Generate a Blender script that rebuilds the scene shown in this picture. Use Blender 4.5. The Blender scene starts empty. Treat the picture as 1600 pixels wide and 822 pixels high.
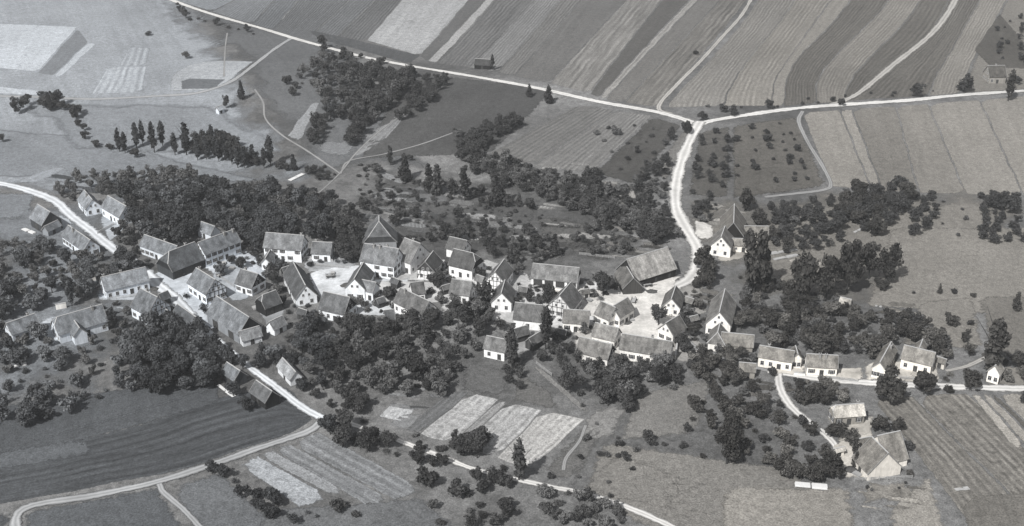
import bpy, math, random
import numpy as np
from mathutils import Vector, Matrix

random.seed(7)
rng = np.random.default_rng(11)

# ------------------------------------------------------------------ camera, sky, sun, exposure
SC = bpy.context.scene
COL = SC.collection
F_PX, IMG_W, IMG_H = 1900.0, 1600.0, 822.0          # photograph geometry used for laying out the map
CAM_H, PITCH = 216.0, math.radians(26.0)
cam = bpy.data.cameras.new('camera'); cam.sensor_width = 36.0; cam.lens = 36.0 * F_PX / IMG_W
cam.clip_start = 1.0; cam.clip_end = 20000.0
camo = bpy.data.objects.new('camera', cam); COL.objects.link(camo)
camo.location = (0, 0, CAM_H); camo.rotation_euler = (math.pi / 2 - PITCH, 0, 0)
SC.camera = camo

SUN_EL = math.radians(46.0)
SUN_DIR = (-math.cos(math.radians(56)), -math.sin(math.radians(56)))     # horizontal direction towards the sun
world = bpy.data.worlds.new('World'); SC.world = world; world.use_nodes = True
wn = world.node_tree
sky = wn.nodes.new('ShaderNodeTexSky'); sky.sky_type = 'NISHITA'; sky.sun_disc = False
sky.sun_elevation = SUN_EL; sky.sun_rotation = math.atan2(SUN_DIR[0], SUN_DIR[1]) % (2 * math.pi)
hs = wn.nodes.new('ShaderNodeHueSaturation'); hs.inputs['Saturation'].default_value = 0.10   # black and white film
bg = wn.nodes['Background']; bg.inputs[1].default_value = 0.085
wn.links.new(sky.outputs[0], hs.inputs['Color']); wn.links.new(hs.outputs[0], bg.inputs[0])
sun = bpy.data.lights.new('sun', 'SUN'); sun.energy = 4.2; sun.angle = math.radians(0.6); sun.color = (1.0, 0.985, 0.96)
suno = bpy.data.objects.new('sun', sun); COL.objects.link(suno)
sv = Vector((SUN_DIR[0] * math.cos(SUN_EL), SUN_DIR[1] * math.cos(SUN_EL), math.sin(SUN_EL)))
suno.rotation_euler = sv.to_track_quat('Z', 'Y').to_euler(); suno.location = (-200, 0, 400)
vs = SC.view_settings
vs.view_transform = 'Standard'; vs.look = 'None'; vs.gamma = 1.0; vs.exposure = 0.6; vs.use_curve_mapping = False
SC.cycles.max_bounces = 5; SC.cycles.diffuse_bounces = 3; SC.cycles.volume_bounces = 0

# ------------------------------------------------------------------ terrain and map helpers
def sstep(a, b, t):
    t = np.clip((t - a) / (b - a), 0, 1); return t * t * (3 - 2 * t)
def H(x, y):
    x = np.asarray(x, float); y = np.asarray(y, float)
    z = 7.0 * sstep(500, 690, y + 0.10 * x) + 5.0 * sstep(700, 1100, y)
    z = z + 0.8 * np.sin(x / 47.0 + 1.3) * np.sin(y / 61.0 + 0.4) + 0.5 * np.sin(x / 29.0 - y / 38.0)
    z = z - 2.2 * np.exp(-((y - 560 + 0.28 * (x + 150)) / 40.0) ** 2) * sstep(60, -40, x)
    return z
CP, SP = math.cos(PITCH), math.sin(PITCH)
def _ss(a, b, t):
    t = min(1.0, max(0.0, (t - a) / (b - a))); return t * t * (3 - 2 * t)
def Hf(x, y):
    """the same relief for one point"""
    z = 7.0 * _ss(500, 690, y + 0.10 * x) + 5.0 * _ss(700, 1100, y)
    z += 0.8 * math.sin(x / 47.0 + 1.3) * math.sin(y / 61.0 + 0.4) + 0.5 * math.sin(x / 29.0 - y / 38.0)
    return z - 2.2 * math.exp(-((y - 560 + 0.28 * (x + 150)) / 40.0) ** 2) * _ss(60, -40, x)
def G(px, py, dz=0.0):
    """map point under a photograph pixel, at height dz over the ground"""
    u = (px - IMG_W / 2) / F_PX; v = (IMG_H / 2 - py) / F_PX
    d = (u, CP + v * SP, -SP + v * CP)
    z = 0.0
    for _ in range(9):
        t = (CAM_H - z - dz) / -d[2]
        x, y = d[0] * t, d[1] * t
        z = Hf(x, y)
    return np.array([x, y, z + dz])
def px_scale(p):
    """photograph pixels per metre at a map point"""
    return F_PX / (p[1] * CP - (p[2] - CAM_H) * SP)
def lerp(a, b, t): return a + (b - a) * t

# ------------------------------------------------------------------ materials
def lin(v):
    v = v / 255.0
    return v / 12.92 if v <= 0.04045 else ((v + 0.055) / 1.055) ** 2.4
ALB = 0.655
def tone(v, tint=0.0):
    """grey albedo for a surface that shows as sRGB value v in full daylight; tint -1 cool .. +1 warm"""
    g = min(0.82, lin(v) * ALB)
    if tint >= 0: return (g * (1 + 0.05 * tint), g, g * (1 - 0.08 * tint), 1)
    return (g * (1 + 0.06 * tint), g, g * (1 - 0.075 * tint), 1)
def cast_tint_at(px): return float(np.clip((px - 760) / 500.0, -1, 1))  # cool haze on the left, warm cast on the right, painted into colours

class NT:
    def __init__(s, name, rough=0.95, spec=0.15):
        s.m = bpy.data.materials.new(name); s.m.use_nodes = True
        s.t = s.m.node_tree; s.b = s.t.nodes['Principled BSDF']
        s.b.inputs['Roughness'].default_value = rough
        s.b.inputs['Specular IOR Level'].default_value = spec
    def n(s, ty, **kw):
        nd = s.t.nodes.new(ty)
        for k, v in kw.items(): setattr(nd, k, v)
        return nd
    def put(s, sock, v):
        if hasattr(v, 'is_output') or isinstance(v, bpy.types.NodeSocket): s.t.links.new(v, sock)
        else: sock.default_value = v
    def math(s, op, a, b=0.0, c=0.0):
        nd = s.n('ShaderNodeMath', operation=op)
        s.put(nd.inputs[0], a); s.put(nd.inputs[1], b); s.put(nd.inputs[2], c)
        return nd.outputs[0]
    def coord(s, kind='Object'):
        return s.n('ShaderNodeTexCoord').outputs[kind]
    def mapv(s, vec, scale=(1, 1, 1), rot=(0, 0, 0), loc=(0, 0, 0)):
        nd = s.n('ShaderNodeMapping'); s.put(nd.inputs[0], vec)
        nd.inputs['Scale'].default_value = scale; nd.inputs['Rotation'].default_value = rot; nd.inputs['Location'].default_value = loc
        return nd.outputs[0]
    def noise(s, vec, scale, detail=3.0, rough=0.55):
        nd = s.n('ShaderNodeTexNoise'); s.put(nd.inputs['Vector'], vec)
        nd.inputs['Scale'].default_value = scale; nd.inputs['Detail'].default_value = detail; nd.inputs['Roughness'].default_value = rough
        return nd.outputs['Fac']
    def ramp(s, fac, lo, hi, a=0.0, b=1.0):
        nd = s.n('ShaderNodeMapRange'); s.put(nd.inputs[0], fac)
        nd.inputs[1].default_value = lo; nd.inputs[2].default_value = hi; nd.inputs[3].default_value = a; nd.inputs[4].default_value = b
        return nd.outputs[0]
    def mix(s, fac, a, b):
        nd = s.n('ShaderNodeMix', data_type='RGBA'); s.put(nd.inputs[0], fac); s.put(nd.inputs[6], a); s.put(nd.inputs[7], b)
        return nd.outputs[2]
    def gain(s, col, fac):
        nd = s.n('ShaderNodeMix', data_type='RGBA', blend_type='MULTIPLY'); nd.inputs[0].default_value = 1.0
        cmb = s.n('ShaderNodeCombineColor'); 
        for i in range(3): s.put(cmb.inputs[i], fac)
        s.put(nd.inputs[6], col); s.put(nd.inputs[7], cmb.outputs[0])
        return nd.outputs[2]
    def bump(s, h, strength=0.4, dist=0.2):
        nd = s.n('ShaderNodeBump'); nd.inputs['Strength'].default_value = strength; nd.inputs['Distance'].default_value = dist
        s.put(nd.inputs['Height'], h); s.t.links.new(nd.outputs[0], s.b.inputs['Normal'])
    def col(s, c): s.put(s.b.inputs['Base Color'], c); return s.m

def ground_material():
    n = NT('meadow')
    p = n.coord('Object')
    big = n.noise(p, 0.012, 4); mid = n.noise(p, 0.07, 5, 0.6); fine = n.noise(p, 0.38, 5, 0.75); tuft = n.noise(p, 2.2, 3, 0.7)
    # whole fields away from the mapped ones: the soil and crop of each parcel differ
    c = n.mix(n.ramp(big, 0.36, 0.64), tone(92), tone(128))
    g = n.math('MULTIPLY', n.ramp(mid, 0.3, 0.7, 0.74, 1.28), n.ramp(fine, 0.3, 0.7, 0.6, 1.4))
    g = n.math('MULTIPLY', g, n.ramp(tuft, 0.32, 0.68, 0.6, 1.4))
    n.bump(n.math('ADD', fine, tuft), 0.5, 0.35)
    return n.col(n.gain(c, g))

_fm = {}
def ragged(n, p, soft):
    at = n.n('ShaderNodeAttribute', attribute_name='edge')
    nz = n.noise(p, 0.03 if soft > 10 else 0.16 if soft > 3 else 0.5, 4, 0.6)
    e = n.math('ADD', at.outputs['Fac'], n.math('MULTIPLY', n.math('SUBTRACT', nz, 0.62), soft * 2.2))
    n.put(n.b.inputs['Alpha'], n.ramp(e, 0.0, max(0.3, soft * 0.5)))
def field_material(t1, t2, period=0.0, row=0.0, streak=0.5, tint=0.0, patch=0.5, fleck=0.0, soft=0.6):
    key = (t1, t2, period, row, streak, round(tint, 1), patch, fleck, soft)
    if key in _fm: return _fm[key]
    n = NT('field_soil' if period else 'field_grass')
    uv = n.coord('UV'); p = n.coord('Object')
    sep = n.n('ShaderNodeSeparateXYZ'); n.put(sep.inputs[0], uv)
    u = sep.outputs[0]
    wob = n.noise(p, 0.05, 2)
    big = n.noise(p, 0.03, 4, 0.6); vast = n.noise(p, 0.009, 3, 0.6)
    fine = n.noise(p, 0.45, 5, 0.75)
    tuft = n.noise(p, 1.8, 3, 0.7)
    ragged(n, p, soft)
    fac = n.ramp(big, 0.3, 0.7, 0.5 - patch * 0.5, 0.5 + patch * 0.5)
    g = n.math('MULTIPLY', n.ramp(fine, 0.3, 0.7, 0.72, 1.28), n.ramp(tuft, 0.32, 0.68, 0.7, 1.3))
    g = n.math('MULTIPLY', g, n.ramp(vast, 0.3, 0.7, 0.84, 1.16))
    if period:
        st = n.noise(n.mapv(uv, (1.0 / period, 0.03 / period, 1)), 1.0, 4, 0.7)
        fac = n.math('ADD', n.math('MULTIPLY', fac, 1 - streak), n.math('MULTIPLY', n.ramp(st, 0.33, 0.67), streak))
    if row:
        ph = n.math('MULTIPLY', n.math('ADD', u, n.math('MULTIPLY', wob, 0.5)), 2 * math.pi / row)
        s_ = n.math('SINE', ph)
        amp = n.ramp(n.noise(n.mapv(uv, (0.12, 0.02, 1)), 1.0, 3), 0.35, 0.65, 0.0, 0.30)
        g = n.math('MULTIPLY', g, n.math('ADD', 1.0, n.math('MULTIPLY', s_, amp)))
        n.bump(n.math('ADD', n.math('MULTIPLY', s_, 0.5), fine), 0.5, 0.25)
    else:
        n.bump(n.math('ADD', fine, tuft), 0.5, 0.3)
    if fleck:
        fl = n.noise(p, 0.33, 2, 0.5)
        g = n.math('MULTIPLY', g, n.ramp(fl, 0.55, 0.68, 1.0, 1.0 - fleck))
    m = n.col(n.gain(n.mix(fac, tone(t1, tint), tone(t2, tint)), g))
    _fm[key] = m
    return m

def road_material(name, t, tint, verge=85):
    n = NT(name); uv = n.coord('UV'); p = n.coord('Object')
    sep = n.n('ShaderNodeSeparateXYZ'); n.put(sep.inputs[0], uv)
    a = n.math('ABSOLUTE', sep.outputs[0])                      # 0 centre .. 1 edge
    nz = n.noise(p, 0.45, 4, 0.6); lo = n.noise(p, 0.06, 3, 0.6)
    rut = n.math('ABSOLUTE', n.math('SUBTRACT', a, 0.4))
    crown = n.math('MULTIPLY', n.ramp(rut, 0.05, 0.35, 1.0, 0.70), n.ramp(lo, 0.3, 0.7, 0.82, 1.08))                     # grassy crown between the wheel tracks
    edge = n.ramp(n.math('ADD', a, n.math('MULTIPLY', n.math('SUBTRACT', nz, 0.5), 1.2)), 0.5, 0.98)
    n.put(n.b.inputs['Alpha'], n.ramp(edge, 0.55, 1.0, 1.0, 0.0))
    c = n.mix(edge, tone(t, tint), tone(verge, tint))
    g = n.math('MULTIPLY', n.ramp(nz, 0.3, 0.7, 0.88, 1.1), crown)
    n.bump(nz, 0.3, 0.08)
    return n.col(n.gain(c, g))

def yard_material(t, tint):
    n = NT('yard_gravel'); p = n.coord('Object')
    a = n.noise(p, 0.12, 4, 0.6); b = n.noise(p, 0.9, 4, 0.65)
    ragged(n, p, 1.5)
    g = n.math('MULTIPLY', n.ramp(a, 0.3, 0.7, 0.6, 1.15), n.ramp(b, 0.3, 0.7, 0.78, 1.14))
    n.bump(b, 0.3, 0.08)
    return n.col(n.gain(tone(t, tint), g))

_rm = {}
def roof_material(t, tint, rough=0.85):
    key = (int(t / 8), round(tint * 2))
    if key in _rm: return _rm[key]
    n = NT('roof_tiles', rough, 0.25); uv = n.coord('UV'); p = n.coord('Object')
    oi = n.n('ShaderNodeObjectInfo').outputs['Random']
    off = n.n('ShaderNodeVectorMath', operation='ADD'); n.put(off.inputs[0], uv)
    cx = n.n('ShaderNodeCombineXYZ'); n.put(cx.inputs[0], n.math('MULTIPLY', oi, 173.0)); n.put(cx.inputs[1], n.math('MULTIPLY', oi, 57.0))
    n.put(off.inputs[1], cx.outputs[0]); q = off.outputs[0]
    br = n.n('ShaderNodeTexBrick'); n.put(br.inputs['Vector'], q)
    br.inputs['Color1'].default_value = (1.12, 1.12, 1.12, 1); br.inputs['Color2'].default_value = (0.84, 0.84, 0.84, 1)
    br.inputs['Mortar'].default_value = (0.5, 0.5, 0.5, 1); br.inputs['Scale'].default_value = 1.0
    br.inputs['Brick Width'].default_value = 0.34; br.inputs['Row Height'].default_value = 0.42; br.inputs['Mortar Size'].default_value = 0.018
    br.inputs['Bias'].default_value = 0.0
    streak = n.noise(n.mapv(q, (0.8, 0.16, 1)), 1.0, 4, 0.65)
    blot = n.noise(q, 0.28, 5, 0.7); fine = n.noise(q, 1.8, 3, 0.7)
    g = n.math('MULTIPLY', n.ramp(streak, 0.3, 0.7, 0.74, 1.24), n.ramp(blot, 0.34, 0.66, 0.5, 1.42))
    g = n.math('MULTIPLY', g, n.ramp(fine, 0.3, 0.7, 0.8, 1.2))
    g = n.math('MULTIPLY', g, n.math('ADD', 0.88, n.math('MULTIPLY', oi, 0.24)))
    c = n.n('ShaderNodeMix', data_type='RGBA', blend_type='MULTIPLY'); c.inputs[0].default_value = 1.0
    c.inputs[6].default_value = tone(t, tint); n.put(c.inputs[7], br.outputs['Color'])
    n.bump(n.math('ADD', br.outputs['Fac'], fine), 0.35, 0.05)
    _rm[key] = n.col(n.gain(c.outputs[2], g))
    return _rm[key]

_wm = {}
def wall_material(kind, tint):
    key = (kind, round(tint * 2))
    if key in _wm: return _wm[key]
    base = {'white': 281, 'cream': 255, 'grey': 168, 'wood': 74, 'darkwood': 44, 'stone': 135}[kind]
    n = NT({'white': 'lime_plaster', 'cream': 'aged_plaster', 'grey': 'grey_render', 'wood': 'weathered_boards', 'darkwood': 'tarred_boards', 'stone': 'rubble_stone'}[kind], 0.9)
    p = n.coord('Object'); oi = n.n('ShaderNodeObjectInfo').outputs['Random']
    off = n.n('ShaderNodeVectorMath', operation='ADD'); n.put(off.inputs[0], p)
    cx = n.n('ShaderNodeCombineXYZ'); n.put(cx.inputs[0], n.math('MULTIPLY', oi, 91.0)); n.put(off.inputs[1], cx.outputs[0]); q = off.outputs[0]
    if 'wood' in kind:
        st = n.noise(n.mapv(q, (3.2, 3.2, 0.12)), 1.0, 3, 0.7)
        g = n.ramp(st, 0.3, 0.7, 0.6, 1.4)
        n.bump(st, 0.5, 0.05)
    else:
        a = n.noise(q, 0.35, 4, 0.65); b = n.noise(n.mapv(q, (1.4, 1.4, 0.25)), 1.0, 4, 0.65)
        g = n.math('MULTIPLY', n.ramp(a, 0.3, 0.7, 0.72, 1.05), n.ramp(b, 0.3, 0.7, 0.76, 1.06))
        n.bump(n.noise(q, 6.0, 3), 0.25, 0.03)
    _wm[key] = n.col(n.gain(tone(base, tint), g))
    return _wm[key]

def plain(name, t, tint=0.0, rough=0.9, var=0.2):
    n = NT(name, rough); p = n.coord('Object')
    a = n.noise(p, 1.2, 4, 0.65)
    return n.col(n.gain(tone(t, tint), n.ramp(a, 0.3, 0.7, 1 - var, 1 + var)))

def leaf_material(name, t, tint):
    n = NT(name, 0.8, 0.2); p = n.coord('Object')
    oi = n.n('ShaderNodeObjectInfo').outputs['Random']
    off = n.n('ShaderNodeVectorMath', operation='ADD'); n.put(off.inputs[0], p)
    cx = n.n('ShaderNodeCombineXYZ'); n.put(cx.inputs[0], n.math('MULTIPLY', oi, 61.0)); n.put(off.inputs[1], cx.outputs[0])
    a = n.noise(off.outputs[0], 0.55, 3, 0.6); b = n.noise(off.outputs[0], 2.2, 2, 0.6)
    g = n.math('MULTIPLY', n.ramp(a, 0.3, 0.7, 0.6, 1.45), n.ramp(b, 0.3, 0.7, 0.65, 1.4))
    g = n.math('MULTIPLY', g, n.math('ADD', 0.72, n.math('MULTIPLY', oi, 0.6)))
    return n.col(n.gain(tone(t, tint), g))

M = {}
M['ridge'] = plain('mortar', 190, 0, 0.9, 0.12)
M['verge'] = plain('verge_board', 150, 0, 0.9, 0.2)
M['timber'] = plain('dark_timber', 62, 0, 0.9, 0.25)
M['door'] = plain('door_wood', 78, 0, 0.8, 0.25)
M['frame'] = plain('window_paint', 205, 0, 0.7, 0.05)
M['brick'] = plain('chimney_brick', 150, 0.3, 0.9, 0.2)
M['cap'] = plain('chimney_cap', 190, 0, 0.9, 0.1)
M['bark'] = plain('bark', 66, 0, 0.95, 0.3)
M['pale'] = plain('pale_boards', 228, 0, 0.9, 0.06)
M['paleold'] = plain('grey_boards', 178, 0, 0.9, 0.15)
M['whitewall'] = wall_material('white', 0.5)
gl = NT('window_glass', 0.15, 0.5); M['glass'] = gl.col((0.02, 0.021, 0.024, 1))
LEAF = {}
for ti, tn in ((-1, 'cool'), (0, 'plain'), (1, 'warm')):
    LEAF['dark', ti] = leaf_material('leaf_dark', 61, ti * 0.7)
    LEAF['mid', ti] = leaf_material('leaf_mid', 82, ti * 0.7)
    LEAF['light', ti] = leaf_material('leaf_light', 100, ti * 0.7)

# ------------------------------------------------------------------ mesh helpers
def add_obj(name, me, parent=None, mats=()):
    o = bpy.data.objects.new(name, me); COL.objects.link(o)
    for m in mats: me.materials.append(m)
    if parent is not None: o.parent = parent
    return o
def mesh(name, v, f, uv=None, smooth=False, mat_idx=None):
    me = bpy.data.meshes.new(name); me.from_pydata([tuple(map(float, p)) for p in v], [], [tuple(q) for q in f])
    if uv is not None:
        l = me.uv_layers.new(name='UVMap')
        idx = np.empty(len(me.loops), np.int32); me.loops.foreach_get('vertex_index', idx)
        l.data.foreach_set('uv', np.asarray(uv, np.float32)[idx].ravel())
    if smooth: me.polygons.foreach_set('use_smooth', [True] * len(me.polygons))
    if mat_idx is not None: me.polygons.foreach_set('material_index', mat_idx)
    me.update()
    return me
def fast_mesh(name, V, Q):
    """quads only, numpy"""
    me = bpy.data.meshes.new(name); V = np.asarray(V, np.float32); Q = np.asarray(Q, np.int32)
    me.vertices.add(len(V)); me.vertices.foreach_set('co', V.ravel())
    me.loops.add(Q.size); me.loops.foreach_set('vertex_index', Q.ravel())
    me.polygons.add(len(Q)); me.polygons.foreach_set('loop_start', np.arange(0, Q.size, 4, dtype=np.int32)); me.polygons.foreach_set('loop_total', np.full(len(Q), 4, np.int32))
    me.update(); me.validate()
    return me
class MB:
    def __init__(s): s.v = []; s.f = []; s.m = []
    def box(s, x0, x1, y0, y1, z0, z1, mi=0):
        b = len(s.v)
        s.v += [(x0, y0, z0), (x1, y0, z0), (x1, y1, z0), (x0, y1, z0), (x0, y0, z1), (x1, y0, z1), (x1, y1, z1), (x0, y1, z1)]
        for q in ((0, 3, 2, 1), (4, 5, 6, 7), (0, 1, 5, 4), (1, 2, 6, 5), (2, 3, 7, 6), (3, 0, 4, 7)):
            s.f.append(tuple(b + i for i in q)); s.m.append(mi)
    def bar(s, p, q, w, h, up=(0, 0, 1), mi=0):
        p = Vector(p); q = Vector(q); d = (q - p).normalized(); side = d.cross(Vector(up))
        if side.length < 1e-4: side = Vector((1, 0, 0))
        side.normalize(); n = side.cross(d).normalized(); b = len(s.v)
        for e in (p, q):
            for a, c in ((-1, -1), (1, -1), (1, 1), (-1, 1)): s.v.append(tuple(e + side * a * w / 2 + n * c * h / 2))
        for fq in ((0, 3, 2, 1), (4, 5, 6, 7), (0, 1, 5, 4), (1, 2, 6, 5), (2, 3, 7, 6), (3, 0, 4, 7)):
            s.f.append(tuple(b + i for i in fq)); s.m.append(mi)
    def tube(s, p, q, r0, r1, n=6, mi=0):
        p = Vector(p); q = Vector(q); d = (q - p).normalized()
        a = d.orthogonal().normalized(); c = d.cross(a); b = len(s.v)
        for e, r in ((p, r0), (q, r1)):
            for i in range(n):
                t = 2 * math.pi * i / n; s.v.append(tuple(e + a * math.cos(t) * r + c * math.sin(t) * r))
        for i in range(n):
            j = (i + 1) % n; s.f.append((b + i, b + j, b + n + j, b + n + i)); s.m.append(mi)
        s.f.append(tuple(b + n + i for i in range(n))); s.m.append(mi)
    def me(s, name): return mesh(name, s.v, s.f, mat_idx=s.m)

def struct(o, name=None):
    o['kind'] = 'structure'; return o
def tag(o, label, cat, group=None):
    o['label'] = label; o['category'] = cat
    if group: o['group'] = group
    return o
def empty(name, loc, rz=0.0):
    o = bpy.data.objects.new(name, None); COL.objects.link(o); o.location = loc; o.rotation_euler = (0, 0, rz); o.empty_display_size = 0.5
    return o

# ------------------------------------------------------------------ ground
xs = np.concatenate([-np.geomspace(6000, 520, 14), np.arange(-500, 501, 5.0), np.geomspace(520, 6000, 14)])
ys = np.concatenate([np.array([-4000, -1500, -900, -500, -100, 60, 140, 180]), np.arange(200, 1061, 5.0), np.geomspace(1090, 9000, 20)])
GX, GY = np.meshgrid(xs, ys)
V = np.stack([GX, GY, H(GX, GY)], -1).reshape(-1, 3)
nx, ny = len(xs), len(ys)
I = (np.arange(ny - 1)[:, None] * nx + np.arange(nx - 1)[None, :])
Q = np.stack([I, I + 1, I + nx + 1, I + nx], -1).reshape(-1, 4)
me = fast_mesh('ground', V, Q); me.polygons.foreach_set('use_smooth', [True] * len(me.polygons))
struct(add_obj('ground', me, mats=[ground_material()]))

def spline(pts, n):
    """Catmull-Rom resample of a polyline to n points"""
    P = np.asarray(pts, float)
    if len(P) == 2: return P[0] + (P[1] - P[0]) * np.linspace(0, 1, n)[:, None]
    E = np.vstack([2 * P[0] - P[1], P, 2 * P[-1] - P[-2]])
    d = np.r_[0, np.cumsum(np.linalg.norm(np.diff(P, axis=0), axis=1))]
    out = []
    for s in np.linspace(0, d[-1], n):
        i = min(int(np.searchsorted(d, s, 'right') - 1), len(P) - 2)
        t = (s - d[i]) / max(d[i + 1] - d[i], 1e-9)
        p0, p1, p2, p3 = E[i], E[i + 1], E[i + 2], E[i + 3]
        out.append(0.5 * (2 * p1 + (p2 - p0) * t + (2 * p0 - 5 * p1 + 4 * p2 - p3) * t * t + (3 * p1 - p0 - 3 * p2 + p3) * t ** 3))
    return np.array(out)
def wobble(x, y, k=1.0):
    return (0.5 * np.sin(x / 3.1 + y / 4.7) + 0.35 * np.sin(x / 1.7 - y / 2.3 + 1.1) + 0.6 * np.sin(x / 9.0 + y / 7.0)) * k
LAYER = lambda k: 0.03 + 0.02 * k
def field(name, A, B, mat, layer=1, jitter=0.3, label=None):
    """a parcel between edge A and edge B (both in photograph pixels, in the same sense)"""
    a = np.array([G(*p)[:2] for p in A]); b = np.array([G(*p)[:2] for p in B])
    la = np.linalg.norm(np.diff(a, axis=0), axis=1).sum(); lb = np.linalg.norm(np.diff(b, axis=0), axis=1).sum()
    w = np.linalg.norm(a - b[:len(a)] if len(a) == len(b) else a[0] - b[0], axis=-1)
    w = float(np.max(w)) if np.ndim(w) else float(w)
    nv = int(max(4, max(la, lb) / 5)) + 1; nu = int(max(4, w / 5)) + 1
    a = spline(a, nv); b = spline(b, nv)
    t = np.linspace(0, 1, nu)[None, :, None]
    P = a[:, None] * (1 - t) + b[:, None] * t
    X, Y = P[..., 0], P[..., 1]
    X = X + wobble(X, Y, jitter); Y = Y + wobble(Y + 40, X, jitter)
    Z = H(X, Y) + LAYER(layer)
    V = np.stack([X, Y, Z], -1).reshape(-1, 3)
    wm = np.linalg.norm(a - b, axis=1).mean()
    U = np.broadcast_to(np.linspace(0, wm, nu)[None, :], (nv, nu)); W = np.broadcast_to(np.linspace(0, max(la, lb), nv)[:, None], (nv, nu))
    uv = np.stack([U, W], -1).reshape(-1, 2)
    I = (np.arange(nv - 1)[:, None] * nu + np.arange(nu - 1)[None, :])
    Q = np.stack([I, I + 1, I + nu + 1, I + nu], -1).reshape(-1, 4)
    if np.cross(b[0] - a[0], a[-1] - a[0]) < 0: Q = Q[:, ::-1]
    me = mesh(name, V, Q, uv=uv, smooth=True)
    ed = np.minimum(np.minimum(U, wm - U), np.minimum(W, max(la, lb) - W)).ravel()
    at = me.attributes.new('edge', 'FLOAT', 'POINT'); at.data.foreach_set('value', ed.astype(np.float32))
    o = struct(add_obj(name, me, mats=[mat]))
    if label: o['label'] = label
    return o
ROADS = []
def road(name, pts, width, mat, layer=5, label=None, keep=1.0):
    P = np.array([G(*p)[:2] for p in pts])
    L = np.linalg.norm(np.diff(P, axis=0), axis=1).sum(); n = int(L / 2.5) + 2
    S = spline(P, n); T = np.gradient(S, axis=0); T /= np.linalg.norm(T, axis=1)[:, None]
    N = np.stack([-T[:, 1], T[:, 0]], 1)
    ws = width if np.ndim(width) else (width, width)
    w = np.interp(np.linspace(0, 1, n), np.linspace(0, 1, len(ws)), ws) * 0.5
    offs = np.array([-1, -0.6, -0.2, 0.2, 0.6, 1.0])
    P3 = S[:, None] + N[:, None] * (offs[None, :, None] * (w * (1 + 0.15 * wobble(S[:, 0], S[:, 1])))[:, None, None])
    X, Y = P3[..., 0], P3[..., 1]; Z = H(X, Y) + LAYER(layer)
    V = np.stack([X, Y, Z], -1).reshape(-1, 3)
    uv = np.stack([np.broadcast_to(offs[None, :], (n, 6)), np.broadcast_to((np.arange(n) * 2.5)[:, None], (n, 6))], -1).reshape(-1, 2)
    I = (np.arange(n - 1)[:, None] * 6 + np.arange(5)[None, :])
    Q = np.stack([I, I + 6, I + 7, I + 1], -1).reshape(-1, 4)[:, ::-1]
    o = struct(add_obj(name, mesh(name, V, Q, uv=uv, smooth=True), mats=[mat]))
    if label: o['label'] = label
    if keep: ROADS.append((S, w * keep))
    return o
FM = field_material

# ------------------------------------------------------------------ parcels of land
def parcel(name, A, B, t1, t2, period=0.0, row=0.0, streak=0.6, layer=1, patch=0.6, fleck=0.0, label=None, jitter=0.35, soft=0.8):
    cx = float(np.mean([p[0] for p in list(A) + list(B)]))
    return field(name, A, B, FM(t1, t2, period, row, streak, round(cast_tint_at(cx) * 4) / 4, patch, fleck, soft), layer, jitter, label)
def ploughed(A, B, t1, t2, period=3.0, row=0.0, streak=0.75, layer=1, **k): return parcel('ploughed_field', A, B, t1, t2, period, row, streak, layer, 0.5, **k)
def meadow(A, B, t1, t2, layer=1, **k): return parcel('meadow_field', A, B, t1, t2, 5.0, 0, 0.4, layer, 0.9, soft=(k.pop('soft', 40.0 if layer == 0 else 3.0)), **k)

# broad base tones first
meadow([(-330, -45), (-330, 330)], [(300, -45), (520, 300)], 134, 166, 0)                      # upper left slope, paler from glare painted into its tone
meadow([(250, -30), (480, 290)], [(560, 60), (700, 270)], 92, 112, 0)
meadow([(640, 112), (560, 250)], [(870, 140), (770, 240)], 74, 92, 1)
meadow([(1060, 300), (1060, 460)], [(1640, 270), (1640, 500)], 112, 132, 0)
meadow([(1390, 355), (1350, 480)], [(1640, 355), (1640, 500)], 118, 136, 1)
meadow([(-60, 300), (-60, 660)], [(230, 300), (230, 660)], 112, 134, 0)
meadow([(540, 250), (560, 420)], [(1060, 290), (1060, 420)], 78, 104, 0, fleck=0.3)

# long strips above the upper road, from left to right
def strips(bot, top, tones, kind, **k):
    """neighbouring strips: bot/top are lists of pixel points, one more than tones"""
    for i, (a, b) in enumerate(tones):
        per, row = kind[i % len(kind)]
        ploughed([bot[i], top[i]], [bot[i + 1], top[i + 1]], a, b, per, row, **k)
strips([(262, -3), (330, 18), (395, 37), (425, 47), (480, 60)], [(275, -14), (395, -14), (440, -14), (478, -14), (560, -14)],
       [(125, 140), (112, 130), (100, 118), (92, 112)], [(3, 2.2), (2.2, 1.8)])
strips([(480, 60), (520, 64), (573, 64)], [(560, -14), (600, -14), (640, -14)], [(96, 114), (88, 106)], [(2.2, 2.2)])
ploughed([(573, 63), (640, -14)], [(656, 88), (745, -14)], 142, 176, 7, 0, fleck=0.18)
ploughed([(656, 88), (745, -14)], [(667, 96), (772, -14)], 90, 100, 4, 0)
ploughed([(667, 96), (772, -14)], [(681, 99), (786, -14)], 148, 166, 4, 0)
ploughed([(681, 99), (786, -14)], [(732, 106), (850, -14)], 84, 116, 2.5, 2.6)
ploughed([(732, 106), (850, -14)], [(778, 113), (888, -14)], 110, 128, 3.5, 2.0)
ploughed([(778, 113), (888, -14)], [(803, 119), (920, -14)], 98, 116, 3.0, 2.2)
ploughed([(803, 119), (920, -14)], [(860, 130), (992, -14)], 92, 112, 5, 0)
ploughed([(860, 130), (992, -14)], [(922, 147), (1046, -14)], 88, 150, 1.9, 4.4)
ploughed([(922, 147), (1046, -14)], [(936, 153), (1090, -14)], 82, 96, 5, 0)
ploughed([(936, 153), (1092, -14)], [(946, 156), (1104, -14)], 128, 156, 1.6, 3.2)
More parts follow.
